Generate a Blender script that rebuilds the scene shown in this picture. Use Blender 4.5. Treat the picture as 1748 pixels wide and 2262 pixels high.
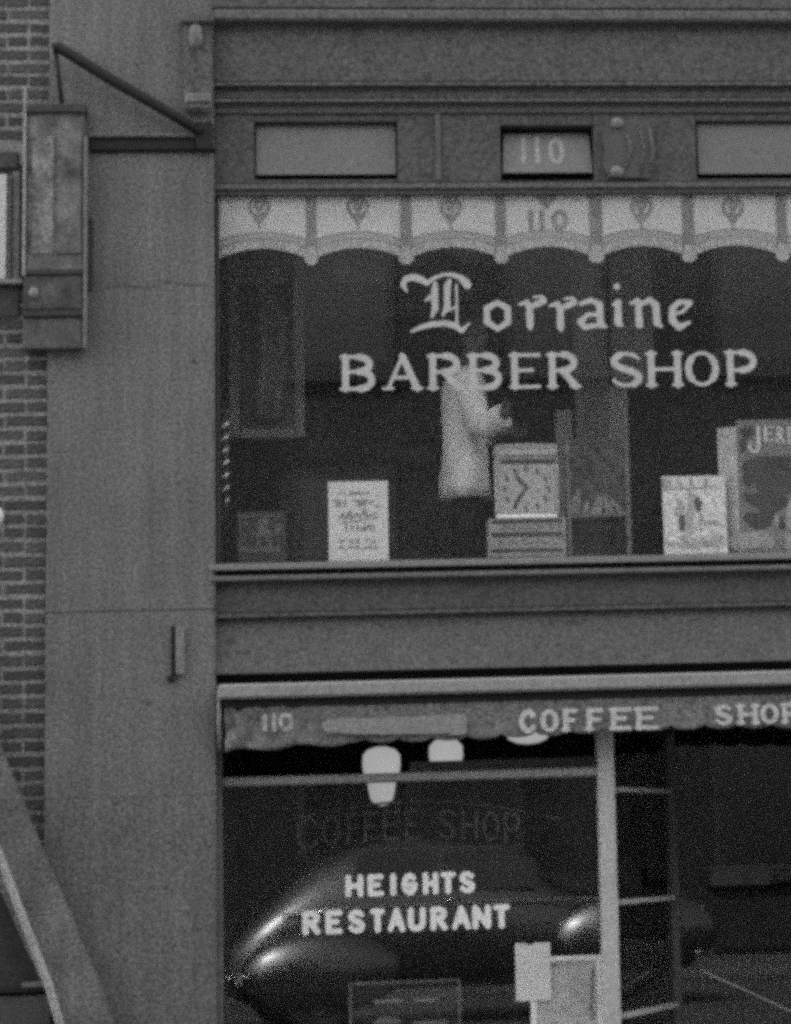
import bpy, bmesh, math, random
import numpy as np
from mathutils import Vector, Matrix, Euler
random.seed(7)
R = math.radians
for o in list(bpy.data.objects):
    bpy.data.objects.remove(o)
sc = bpy.context.scene
COL = sc.collection

# ------------------------------------------------------------------ camera
# X runs along the street, Y into the building (pilaster face at Y = 0), Z up from the pavement
YAW, PITCH, ROLL, FPX, DIST, EYE = R(6.7655), R(9.7911), R(-1.8228), 6300.0, 14.0, 1.6
CX, CY, PW, PH = 1512.6, 783.7, 1748.0, 2262.0
fw = Vector((math.sin(YAW)*math.cos(PITCH), math.cos(YAW)*math.cos(PITCH), math.sin(PITCH)))
r0 = Vector((math.cos(YAW), -math.sin(YAW), 0)); u0 = r0.cross(fw)
cr = r0*math.cos(ROLL) + u0*math.sin(ROLL); cu = u0*math.cos(ROLL) - r0*math.sin(ROLL)
EYEP = Vector((0, -DIST, EYE))
cam = bpy.data.cameras.new('camera'); camo = bpy.data.objects.new('camera', cam); COL.objects.link(camo)
m = Matrix((cr, cu, -fw)).transposed().to_4x4(); m.translation = EYEP
camo.matrix_world = m
cam.sensor_fit = 'HORIZONTAL'; cam.sensor_width = 36; cam.lens = FPX/PW*36
cam.shift_x = (PW/2-CX)/PW; cam.shift_y = (CY-PH/2)/PW
cam.clip_start = .1; cam.clip_end = 500
cam.dof.use_dof = True; cam.dof.focus_distance = 13.2; cam.dof.aperture_fstop = 3.2
sc.camera = camo

# ------------------------------------------------------------------ sky, sun, exposure (black and white film)
w = bpy.data.worlds.new('World'); sc.world = w; w.use_nodes = True
nt = w.node_tree; bg = nt.nodes['Background']
sky = nt.nodes.new('ShaderNodeTexSky'); sky.sky_type = 'NISHITA'; sky.sun_disc = False
SUN_EL, SUN_AZ = R(44), R(-32)       # azimuth from +Y, clockwise: the sun stands behind the shop, whose front is in open shade
sky.sun_elevation = SUN_EL; sky.sun_rotation = SUN_AZ; sky.dust_density = 4; sky.air_density = 1.2
bw = nt.nodes.new('ShaderNodeRGBToBW')
nt.links.new(sky.outputs[0], bw.inputs[0]); nt.links.new(bw.outputs[0], bg.inputs[0]); bg.inputs[1].default_value = .15
sl = bpy.data.lights.new('sun', 'SUN'); sl.energy = 2.0; sl.angle = R(.6); sl.color = (1, 1, 1)
so = bpy.data.objects.new('sun', sl); COL.objects.link(so)
sdir = Vector((math.sin(SUN_AZ)*math.cos(SUN_EL), math.cos(SUN_AZ)*math.cos(SUN_EL), math.sin(SUN_EL)))
so.rotation_euler = sdir.to_track_quat('Z', 'Y').to_euler(); so.location = sdir*40
vs = sc.view_settings; vs.view_transform = 'Standard'; vs.look = 'None'; vs.gamma = 1; vs.use_curve_mapping = False
vs.exposure = 2.42
cy = sc.cycles
cy.use_denoising = False
cy.max_bounces = 8; cy.transparent_max_bounces = 16; cy.diffuse_bounces = 4; cy.glossy_bounces = 4
cy.pixel_filter_type = 'BLACKMAN_HARRIS'; cy.filter_width = 4.2
cy.sample_clamp_indirect = 12; cy.use_adaptive_sampling = True; cy.adaptive_threshold = .05

# ------------------------------------------------------------------ measuring: a photograph pixel -> its real place at depth Y
def at(px, py, Y=0.0):
    d = fw + cr*((px-CX)/FPX) - cu*((py-CY)/FPX)
    return EYEP + d*((Y+DIST)/d.y)
def rect(x0, y0, x1, y1, Y):
    xm, ym = (x0+x1)/2, (y0+y1)/2
    return at(x0, ym, Y).x, at(x1, ym, Y).x, at(xm, y1, Y).z, at(xm, y0, Y).z
XM = 1109
def zat(py, Y=0.0, px=XM): return at(px, py, Y).z
def xat(px, py=1131, Y=0.0): return at(px, py, Y).x

# ------------------------------------------------------------------ materials
MATS = {}
def M(name, g, rough=.75, var=.12, scale=4, fine=.18, fscale=115, bump=0, spec=.3, metal=0, emit=0, rnd=0, streak=0, spots=0):
    if name in MATS: return MATS[name]
    m = bpy.data.materials.new(name); m.use_nodes = True; t = m.node_tree; N = t.nodes; L = t.links
    b = N['Principled BSDF']
    tc = N.new('ShaderNodeTexCoord')
    def math_(op, a, c):
        n = N.new('ShaderNodeMath'); n.operation = op
        for i, v in enumerate((a, c)):
            if isinstance(v, (int, float)): n.inputs[i].default_value = v
            else: L.new(v, n.inputs[i])
        return n.outputs[0]
    val = None
    def mul(noise_out, amt):
        nonlocal val
        k = math_('MULTIPLY_ADD', noise_out, 2*amt); k.node.inputs[2].default_value = 1-amt
        val = k if val is None else math_('MULTIPLY', val, k)
    def noise(s, det, vec=None, ro=.6):
        n = N.new('ShaderNodeTexNoise'); n.inputs['Scale'].default_value = s; n.inputs['Detail'].default_value = det
        n.inputs['Roughness'].default_value = ro
        L.new(vec or tc.outputs['Object'], n.inputs['Vector']); return n.outputs[0]
    fn = None
    if var: mul(noise(scale, 5), var*1.6)
    if fine: fn = noise(fscale*.8, 1, None, .5); mul(fn, fine*5.5)
    if streak:
        mp = N.new('ShaderNodeMapping'); mp.inputs['Scale'].default_value = (9, 9, .5); L.new(tc.outputs['Object'], mp.inputs[0])
        mul(noise(2.2, 4, mp.outputs[0]), streak*1.6)
    if spots:                                  # pockmarks and chips in the render coat
        sp = noise(7.5, 4, None, .55); mr = N.new('ShaderNodeMapRange'); mr.inputs[1].default_value = .69; mr.inputs[2].default_value = .76
        mr.inputs[3].default_value = 1; mr.inputs[4].default_value = 1-spots; L.new(sp, mr.inputs[0])
        val = mr.outputs[0] if val is None else math_('MULTIPLY', val, mr.outputs[0])
    if rnd:
        oi = N.new('ShaderNodeObjectInfo'); mul(oi.outputs['Random'], rnd)
    if val is None: val = math_('ADD', g, 0)
    else: val = math_('MULTIPLY', val, g)
    L.new(val, b.inputs['Base Color'])
    b.inputs['Roughness'].default_value = rough; b.inputs['Metallic'].default_value = metal
    b.inputs['Specular IOR Level'].default_value = spec
    if bump:
        bn = N.new('ShaderNodeBump'); bn.inputs['Strength'].default_value = bump; bn.inputs['Distance'].default_value = .004
        L.new(fn if fn is not None else noise(fscale, 3), bn.inputs['Height']); L.new(bn.outputs[0], b.inputs['Normal'])
    if emit:
        b.inputs['Emission Color'].default_value = (1, 1, 1, 1); b.inputs['Emission Strength'].default_value = emit
    MATS[name] = m; return m
def glass(name, tint=.85, gain=1.0, veil=.012, rough=0.0):
    m = bpy.data.materials.new(name); m.use_nodes = True; t = m.node_tree; N = t.nodes; L = t.links
    N.remove(N['Principled BSDF'])
    tr = N.new('ShaderNodeBsdfTransparent'); tr.inputs[0].default_value = (tint,)*3+(1,)
    gl = N.new('ShaderNodeBsdfGlossy'); gl.inputs['Roughness'].default_value = rough; gl.inputs[0].default_value = (.95,)*3+(1,)
    fr = N.new('ShaderNodeFresnel'); fr.inputs[0].default_value = 1.5
    g = N.new('ShaderNodeMath'); g.operation = 'MULTIPLY'; g.inputs[1].default_value = gain; L.new(fr.outputs[0], g.inputs[0])
    # a pane is two close surfaces: the side facing the ray carries the reflection of both
    ge = N.new('ShaderNodeNewGeometry'); iv = N.new('ShaderNodeMath'); iv.operation = 'SUBTRACT'; iv.inputs[0].default_value = 1; L.new(ge.outputs['Backfacing'], iv.inputs[1])
    g2 = N.new('ShaderNodeMath'); g2.operation = 'MULTIPLY'; L.new(g.outputs[0], g2.inputs[0]); L.new(iv.outputs[0], g2.inputs[1]); g = g2
    mx = N.new('ShaderNodeMixShader'); L.new(g.outputs[0], mx.inputs[0]); L.new(tr.outputs[0], mx.inputs[1]); L.new(gl.outputs[0], mx.inputs[2])
    df = N.new('ShaderNodeBsdfDiffuse'); df.inputs[0].default_value = (.5,)*3+(1,)  # grey diffuse speckle put in as haze and grain over dark glass
    tc = N.new('ShaderNodeTexCoord'); nz = N.new('ShaderNodeTexNoise'); nz.inputs['Scale'].default_value = 3; nz.inputs['Detail'].default_value = 6
    L.new(tc.outputs['Object'], nz.inputs[0])
    n2 = N.new('ShaderNodeTexNoise'); n2.inputs['Scale'].default_value = 90; n2.inputs['Detail'].default_value = 1; L.new(tc.outputs['Object'], n2.inputs[0])
    sq = N.new('ShaderNodeMath'); sq.operation = 'POWER'; sq.inputs[1].default_value = 4.5; L.new(n2.outputs[0], sq.inputs[0])
    pr = N.new('ShaderNodeMath'); pr.operation = 'MULTIPLY'; L.new(nz.outputs[0], pr.inputs[0]); L.new(sq.outputs[0], pr.inputs[1])
    k = N.new('ShaderNodeMath'); k.operation = 'MULTIPLY'; k.inputs[1].default_value = veil*34; L.new(pr.outputs[0], k.inputs[0])
    m2 = N.new('ShaderNodeMixShader'); L.new(k.outputs[0], m2.inputs[0]); L.new(mx.outputs[0], m2.inputs[1]); L.new(df.outputs[0], m2.inputs[2])
    L.new(m2.outputs[0], N['Material Output'].inputs[0]); return m

STONE = M('brownstone stucco', .165, .9, .28, 1.7, .26, 105, .3, .15, streak=.24, spots=.5)
STONE2 = M('brownstone lower', .150, .9, .32, 1.9, .26, 105, .3, .15, streak=.22, spots=.5)
BRICK = M('brick face', .088, .9, .25, 30, .28, 110, .3, .15, rnd=.22)
MORTAR = M('lime mortar', .25, .95, .25, 8, .28, 110, .3, .1)
TRIM = M('dark painted sheet metal', .105, .6, .18, 5, .24, 108, .1, .25, streak=.10)
TRIM2 = M('worn painted moulding', .13, .6, .2, 9, .24, 108, .1, .25, streak=.10)
SILL = M('worn window sill paint', .23, .65, .2, 9, .12, 100, .1, .25)
FASC = M('grey painted fascia', .118, .65, .15, 5, .24, 108, .1, .25, streak=.08)
BLACK = M('black iron', .018, .6, .2, 20, .1, 100, 0, .3)  # for iron parts, and for black strips standing in for shadow
DARK = M('dark paint', .045, .7, .2, 8, .1, 90, 0, .25)
SASH = M('sky grey transom light', .17, .35, .12, 5, .1, 100, 0, .4)  # pale grey stands in for sky reflected in the panes
WHITE = M('white paint', .72, .6, .06, 8, .05, 100, 0, .3)
GOLD = M('faded gold leaf lettering', .50, .5, .12, 14, .08, 120, 0, .4)
INKW = M('white sign lettering', .88, .6, .05, 20, .05, 100, 0, .3)
INKD = M('grey printed ink', .24, .7, .15, 40, .1, 100, 0, .2)
INKL = M('pale printed ink', .42, .7, .15, 40, .1, 100, 0, .2)
PAPER = M('white card', .74, .8, .05, 10, .06, 150, 0, .2)
PAPER2 = M('yellowed paper', .78, .8, .06, 10, .06, 150, 0, .2)
PANELW = M('white valance paper', .62, .8, .07, 7, .10, 130, 0, .2)
BORDER = M('valance border print', .42, .8, .08, 14, .10, 130, 0, .2)
RIB = M('valance ribbon print', .25, .8, .1, 14, .10, 130, 0, .2)
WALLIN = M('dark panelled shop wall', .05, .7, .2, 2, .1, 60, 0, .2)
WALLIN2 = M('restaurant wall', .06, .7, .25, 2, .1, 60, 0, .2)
CANVAS = M('awning canvas', .17, .9, .32, 9, .24, 110, .3, .1, streak=.05)
PALEPOST = M('pale painted post', .50, .5, .12, 6, .1, 90, 0, .35)
BAR = M('pale aluminium bar', .30, .45, .12, 6, .1, 90, 0, .4)
GLASS = glass('shop window glass', .985, 1.9, .012)
GLASS2 = glass('restaurant window glass', .985, 1.9, .006)
GLASS3 = glass('dusty transom glass', .6, 1.0, .05)

# ------------------------------------------------------------------ object helpers (meshes are given in world metres)
WO = {}
def link(name, me, mat, parent=None, loc=None):
    o = bpy.data.objects.new(name, me); COL.objects.link(o)
    if mat is not None and not me.materials: me.materials.append(mat)
    p = Vector(loc) if loc is not None else Vector((0, 0, 0))
    WO[o.name] = p
    if parent is not None:
        o.parent = parent; o.location = p - WO[parent.name]
    else: o.location = p
    return o
def thing(name, loc, label, cat, group=None):
    o = bpy.data.objects.new(name, None); COL.objects.link(o); o.location = loc; o.empty_display_size = .1
    WO[o.name] = Vector(loc); tag(o, label, cat, group); return o
def tag(o, label, cat, group=None):
    o['label'] = label; o['category'] = cat
    if group: o['group'] = group
    return o
def from_py(name, v, f, mat, parent=None, smooth=False):
    me = bpy.data.meshes.new(name); me.from_pydata([tuple(p) for p in v], [], f); me.update()
    bm = bmesh.new(); bm.from_mesh(me); bmesh.ops.recalc_face_normals(bm, faces=bm.faces); bm.to_mesh(me); bm.free()
    if smooth: me.polygons.foreach_set('use_smooth', [True]*len(me.polygons))
    return link(name, me, mat, parent)
def cbox_data(x0, x1, y0, y1, z0, z1, c):
    c = min(c, (x1-x0)*.45, (y1-y0)*.45, (z1-z0)*.45)
    V = []; idx = {}
    P = ((x0, x1), (y0, y1), (z0, z1))
    for sx in (0, 1):
        for sy in (0, 1):
            for sz in (0, 1):
                s = (sx, sy, sz)
                for ax in range(3):
                    p = [P[k][s[k]] + ((c if s[k] == 0 else -c) if k != ax else 0) for k in range(3)]
                    idx[(s, ax)] = len(V); V.append(p)
    F = []
    for ax in range(3):
        a, b = [k for k in range(3) if k != ax]
        for s in (0, 1):
            q = []
            for (i, j) in ((0, 0), (1, 0), (1, 1), (0, 1)):
                t = [0, 0, 0]; t[ax] = s; t[a] = i; t[b] = j; q.append(idx[(tuple(t), ax)])
            F.append(q if (s == 1) == (ax != 1) else q[::-1])
    for ax in range(3):                       # edges along ax
        a, b = [k for k in range(3) if k != ax]
        for i in (0, 1):
            for j in (0, 1):
                t0 = [0, 0, 0]; t0[a] = i; t0[b] = j; t1 = list(t0); t1[ax] = 1
                q = [idx[(tuple(t0), a)], idx[(tuple(t1), a)], idx[(tuple(t1), b)], idx[(tuple(t0), b)]]
                F.append(q)
    for sx in (0, 1):
        for sy in (0, 1):
            for sz in (0, 1):
                F.append([idx[((sx, sy, sz), k)] for k in range(3)])
    return V, F
def box(name, x0, x1, y0, y1, z0, z1, mat, parent=None, c=.006):
    V, F = cbox_data(min(x0, x1), max(x0, x1), min(y0, y1), max(y0, y1), min(z0, z1), max(z0, z1), c)
    return from_py(name, V, F, mat, parent)
def pbox(name, x0, y0, x1, y1, Y, dep, mat, parent=None, c=.004):
    a = rect(x0, y0, x1, y1, Y); return box(name, a[0], a[1], Y, Y+dep, a[2], a[3], mat, parent, c)
def loft(name, rings, mat, parent=None, smooth=True, cap=True, closed=True):
    V = []; F = []; n = len(rings[0])
    for r in rings: V += [tuple(p) for p in r]
    for i in range(len(rings)-1):
        for j in range(n if closed else n-1):
            a, b = i*n+j, i*n+(j+1) % n; F.append([a, b, b+n, a+n])
    if cap: F.append(list(range(n))); F.append(list(range(len(V)-n, len(V))))
    return from_py(name, V, F, mat, parent, smooth)
def tube(name, pts, rad, mat, parent=None, n=10):
    pts = [Vector(p) for p in pts]; rings = []
    rads = rad if isinstance(rad, (list, tuple)) else [rad]*len(pts)
    for i, p in enumerate(pts):
        d = (pts[min(i+1, len(pts)-1)] - pts[max(i-1, 0)]).normalized()
        up = Vector((0, 1, 0)) if abs(d.y) < .9 else Vector((1, 0, 0))
        a = d.cross(up).normalized(); b = d.cross(a)
        rings.append([p + (a*math.cos(t)+b*math.sin(t))*rads[i] for t in [2*math.pi*k/n for k in range(n)]])
    return loft(name, rings, mat, parent)
def lathe(name, c, prof, mat, parent=None, n=28):
    return loft(name, [[Vector((c[0]+r*math.cos(t), c[1]+r*math.sin(t), z)) for t in [2*math.pi*k/n for k in range(n)]] for r, z in prof], mat, parent)
def prism(name, pts, y0, y1, mat, parent=None):
    n = len(pts); V = [(p[0], y0, p[1]) for p in pts] + [(p[0], y1, p[1]) for p in pts]
    F = [list(range(n)), list(range(n, 2*n))] + [[i, (i+1) % n, n+(i+1) % n, n+i] for i in range(n)]
    return from_py(name, V, F, mat, parent)
def sweep_x(name, prof, x0, x1, mat, parent=None):
    "a moulding: closed (y,z) profile run along X"
    n = len(prof); V = [(x0, y, z) for y, z in prof] + [(x1, y, z) for y, z in prof]
    F = [list(range(n)), list(range(n, 2*n))] + [[i, (i+1) % n, n+(i+1) % n, n+i] for i in range(n)]
    return from_py(name, V, F, mat, parent)
def strip(name, xs, zt, zb, y, mat, parent=None, th=.002):
    "thin solid sheet between two curves"
    V = []; F = []; n = len(xs)
    for yy in (y, y+th):
        for x, a, b in zip(xs, zt, zb): V += [(x, yy, a), (x, yy, b)]
    for i in range(n-1):
        k = 2*i; F += [[k, k+1, k+3, k+2], [2*n+k, 2*n+k+2, 2*n+k+3, 2*n+k+1], [k, k+2, 2*n+k+2, 2*n+k], [k+1, 2*n+k+1, 2*n+k+3, k+3]]
    F += [[0, 2*n, 2*n+1, 1], [2*n-2, 2*n-1, 4*n-1, 4*n-2]]
    return from_py(name, V, F, mat, parent)

# ------------------------------------------------------------------ painted lettering: strokes -> one clean outline sheet per letter
def ink(name, strokes, Y, mat, parent, res=.0035, org=None):
    segs = []
    for s in strokes:
        if len(s) == 1: segs.append(s[0]+s[0])
        for a, b in zip(s, s[1:]): segs.append(a+b)
    A = np.array(segs, float); mr = max(A[:, 2].max(), A[:, 5].max())+2*res
    x0, x1 = min(A[:, 0].min(), A[:, 3].min())-mr, max(A[:, 0].max(), A[:, 3].max())+mr
    z0, z1 = min(A[:, 1].min(), A[:, 4].min())-mr, max(A[:, 1].max(), A[:, 4].max())+mr
    xs = np.arange(x0, x1+res, res); zs = np.arange(z0, z1+res, res)
    gx, gz = np.meshgrid(xs, zs, indexing='ij'); f = np.full(gx.shape, 1e9)
    for ax, az, ar, bx, bz, br in A:
        dx, dz = bx-ax, bz-az; l2 = dx*dx+dz*dz+1e-12
        t = np.clip(((gx-ax)*dx+(gz-az)*dz)/l2, 0, 1)
        f = np.minimum(f, np.hypot(gx-ax-t*dx, gz-az-t*dz)-(ar+(br-ar)*t))
    V = []; F = []; vid = {}
    def corner(i, j):
        k = (i, j)
        if k not in vid: vid[k] = len(V); V.append((xs[i], Y, zs[j]))
        return vid[k]
    def edge(i, j, k, l):
        key = (min((i, j), (k, l)), max((i, j), (k, l)))
        if key not in vid:
            t = f[i, j]/(f[i, j]-f[k, l]); vid[key] = len(V)
            V.append((xs[i]+(xs[k]-xs[i])*t, Y, zs[j]+(zs[l]-zs[j])*t))
        return vid[key]
    ins = f < 0
    any_ = ins[:-1, :-1] | ins[1:, :-1] | ins[:-1, 1:] | ins[1:, 1:]
    for i, j in zip(*np.nonzero(any_)):
        c = ((i, j), (i+1, j), (i+1, j+1), (i, j+1)); poly = []
        for a in range(4):
            p, q = c[a], c[(a+1) % 4]
            if ins[p]: poly.append(corner(*p))
            if ins[p] != ins[q]: poly.append(edge(*p, *q))
        if len(poly) > 2: F.append(poly)
    me = bpy.data.meshes.new(name); me.from_pydata(V, [], F); me.update()
    return link(name, me, mat, parent)
def arc(cx, cz, rx, rz, a0, a1, n=10): return [(cx+rx*math.cos(R(a0+(a1-a0)*k/n)), cz+rz*math.sin(R(a0+(a1-a0)*k/n))) for k in range(n+1)]
T_, t_ = 'T', 't'
GL = {  # (weight, points) in a unit box
 'B': [(T_, [(0, 0), (0, 1)]), (t_, [(0, 1), (.5, 1)]), (T_, arc(.5, .77, .42, .23, 90, -90)), (t_, [(.5, .54), (0, .54)]), (T_, arc(.55, .27, .45, .27, 90, -90)), (t_, [(.55, 0), (0, 0)])],
 'A': [(t_, [(0, 0), (.5, 1)]), (T_, [(.5, 1), (1, 0)]), (t_, [(.2, .34), (.8, .34)])],
 'R': [(T_, [(0, 0), (0, 1)]), (t_, [(0, 1), (.5, 1)]), (T_, arc(.5, .75, .45, .25, 90, -90)), (t_, [(.5, .5), (0, .5)]), (T_, [(.45, .5), (1, 0)])],
 'E': [(T_, [(0, 0), (0, 1)]), (t_, [(0, 1), (1, 1)]), (t_, [(0, .52), (.72, .52)]), (t_, [(0, 0), (1, 0)])],
 'F': [(T_, [(0, 0), (0, 1)]), (t_, [(0, 1), (1, 1)]), (t_, [(0, .5), (.75, .5)])],
 'S': [(t_, arc(.5, .75, .45, .25, 25, 120, 6)), (T_, [(.27, .97), (.06, .82), (.08, .68), (.3, .56), (.7, .44), (.93, .31), (.93, .17), (.75, .03)]), (t_, arc(.5, .25, .48, .25, -60, -160, 6))],
 'H': [(T_, [(0, 0), (0, 1)]), (T_, [(1, 0), (1, 1)]), (t_, [(0, .5), (1, .5)])],
 'O': [(T_, arc(.5, .5, .5, .5, 40, -40, 8)), (t_, arc(.5, .5, .5, .5, -40, -140, 8)), (T_, arc(.5, .5, .5, .5, -140, -220, 8)), (t_, arc(.5, .5, .5, .5, 140, 40, 8))],
 'P': [(T_, [(0, 0), (0, 1)]), (t_, [(0, 1), (.5, 1)]), (T_, arc(.5, .72, .5, .28, 90, -90)), (t_, [(.5, .44), (0, .44)])],
 'C': [(T_, arc(.55, .5, .55, .5, 40, 320, 18))],
 'I': [(T_, [(.5, 0), (.5, 1)])],
 'T': [(T_, [(.5, 0), (.5, 1)]), (t_, [(0, 1), (1, 1)])],
 'U': [(T_, [(0, 1), (0, .3)] + arc(.5, .3, .5, .3, 180, 360, 10) + [(1, 1)])],
 'N': [(T_, [(0, 0), (0, 1)]), (T_, [(0, 1), (1, 0)]), (T_, [(1, 0), (1, 1)])],
 'G': [(T_, arc(.52, .5, .5, .5, 45, 330, 16) + [(1, .45), (.62, .45)])],
 'J': [(T_, [(.9, 1), (.9, .25)]), (T_, arc(.5, .25, .4, .25, 0, -200, 10))],
 '1': [(T_, [(.5, 0), (.5, 1)]), (t_, [(.5, 1), (.1, .8)])],
 '0': [(T_, arc(.5, .5, .5, .5, 0, 360, 20))],
}
SERIFS = {'B': [(0, 0), (0, 1)], 'A': [(0, 0), (1, 0)], 'R': [(0, 0), (0, 1), (1, 0)], 'E': [(0, 0), (0, 1)], 'F': [(0, 0)], 'H': [(0, 0), (0, 1), (1, 0), (1, 1)], 'P': [(0, 0), (0, 1)]}
def letter(ch, x0, x1, z0, z1, Y, mat, parent, th=.10, tn=.05, serif=0, name='letter', lean=0, res=.0035):
    h = z1-z0; T, t = th*h, tn*h
    X0, X1, Z0, Z1 = x0+T, x1-T, z0+t, z1-t
    if ch in 'BREFHNP' and serif: X0 += serif*h*.5
    def mp(p): return (X0+(X1-X0)*p[0]+lean*p[1]*h, Z0+(Z1-Z0)*p[1])
    st = [[mp(p)+((T if k == T_ else t),) for p in pts] for k, pts in GL[ch]]
    if serif:
        for p in SERIFS.get(ch, ()):
            q = mp(p); d = T+serif*h*.7; st.append([(q[0]-d, q[1], t*.8), (q[0]+d, q[1], t*.8)])
    return ink(name, st, Y, mat, parent, res)
def word(text, boxes, ys, Y, mat, parent, **kw):
    "boxes: measured x ranges; ys: measured (top,bottom) of the first and last letter"
    n = len(text); (ta, ba), (tb, bb) = ys
    z1 = (at(boxes[0][0], ta, Y).z + at(boxes[-1][1], tb, Y).z)/2; z0 = (at(boxes[0][0], ba, Y).z + at(boxes[-1][1], bb, Y).z)/2
    for ch, (a, b) in zip(text, boxes):
        letter(ch, xat(a, (ta+bb)/2, Y), xat(b, (ta+bb)/2, Y), z0, z1, Y, mat, parent, **kw)
def pen(strokes, Y, mat, parent, name='letter', res=.003):
    out = []
    for s in strokes: out.append([(at(x, y, Y).x, at(x, y, Y).z, r/450*(14+Y)/14) for x, y, r in s])
    return ink(name, out, Y, mat, parent, res)

# ================================================================== SETTING: ground
def sheet(name, x0, x1, y0, y1, z, mat):
    o = from_py(name, [(x0, y0, z), (x1, y0, z), (x1, y1, z), (x0, y1, z)], [[0, 1, 2, 3]], mat); o['kind'] = 'structure'; return o
sheet('ground', -150, 150, -150, 150, -.16, M('dusty ground', .08, .95, .2, .3))
sheet('road', -60, 60, -22, -5, -.156, M('asphalt', .045, .9, .2, .6))
pv = box('pavement', -60, 60, -5, .1, -.15, 0, M('concrete pavement', .06, .9, .15, .8)); pv['kind'] = 'structure'
pv = box('far_pavement', -60, 60, -27, -22, -.15, 0, MATS['concrete pavement']); pv['kind'] = 'structure'

# ================================================================== the shop building
shop = thing('shop_building', (.3, 0, 0), 'narrow brownstone building with a barber shop above a basement restaurant', 'building')
XL, XR = xat(474, 900), 4.3           # shop front opening
XP0 = xat(103, 1000)                  # left edge of the pilaster
# pilaster of big stuccoed blocks with fine joints
pil = box('pilaster', XP0+.012, XL-.012, .004, .45, 0, 7.2, M('recessed joint', .11, .9), shop)
jz = [zat(y, 0, 290) for y in (-560, 322, 1352, 1762, 2330)] + [0]
for i, (za, zb) in enumerate(zip(jz, jz[1:])):
    mt = STONE2 if i >= 3 else STONE
    off = (0, 0, .001, -.002, -.001)[i]
    box('stone_block', XP0, XL, off, .35, zb+.0008, za-(.03 if i == 1 else .0008), mt, pil, .01 if i == 1 else .0025)
pen([[(205, 633, .5), (240, 634, .9), (262, 631, 1.2), (300, 632, 1.3), (325, 636, 2.2), (345, 630, 1.5), (370, 624, 1.6), (395, 625, 1.0), (418, 630, 2.2), (460, 629, .6)], [(262, 628, 1.2), (255, 615, .6)], [(322, 637, 3.2)], [(372, 622, 3)], [(300, 632, 1), (296, 650, .5)]], -.0012, M('dark crack', .085, .9), pil, 'crack')
for q in ((428, 796, 5), (421, 1106, 3.5), (300, 140, 4), (368, 142, 3), (245, 1118, 2.5)): pen([[(q[0]-q[2]*.5, q[1], q[2]*.7), (q[0]+q[2]*.4, q[1]+q[2]*.5, q[2]*.8)]], -.0012, MATS['dark crack'], pil, 'chip')
# shadowed slot under the upper block: put in as a black bar of the brace
# projecting cap moulding over the slot
box('ledge', xat(196, 315), XL-.004, -.05, .02, zat(307, 0, 320), zat(299, 0, 320), STONE, shop, .01)
# console at the pilaster head
ca = rect(405, 42, 468, 245, -.06)
con = box('console', ca[0], ca[1], -.06, -.002, ca[2], ca[3], M('weathered console stone', .115, .9, .35, 9, .2, 70, .3), shop, .02)
pbox('console_cap', 398, 28, 474, 48, -.09, .088, TRIM, con, .008)
pbox('console_foot', 408, 205, 468, 226, -.075, .02, M('highlight stone', .19, .9, .5, 12, .2), con, .01)
lathe('console_scroll', (at(432, 80, -.075).x, -.062, 0), [(.001, zat(112, -.06, 432)), (.03, zat(100, -.06, 432)), (.036, zat(80, -.06, 432)), (.03, zat(60, -.06, 432)), (.001, zat(50, -.06, 432))], M('highlight stone', .24), con)  # pale stone colour stands in for the highlight on the capital

# entablature: mouldings run across the whole front
def band(name, ya, yb, Y, dep, mat, c=.005, par=None, x0=None):
    return box(name, XL+.002 if x0 is None else x0, XR, Y, Y+dep, zat(yb, Y), zat(ya, Y), mat, par or shop, c)
box('upper_wall', XP0, XR, .08, .45, zat(45, .08), 7.2, TRIM, shop)
band('cornice', -260, 18, -.03, .1, TRIM)
band('cornice_bead', 20, 45, -.05, .12, TRIM2, .012)
band('frieze', 46, 180, .03, .2, TRIM)
band('moulding', 181, 188, .005, .2, TRIM2, .003)
band('moulding', 189, 216, .05, .2, TRIM, .003)
band('moulding', 217, 224, .02, .2, TRIM2, .003)
band('moulding', 225, 249, .06, .2, TRIM, .003)
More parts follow.
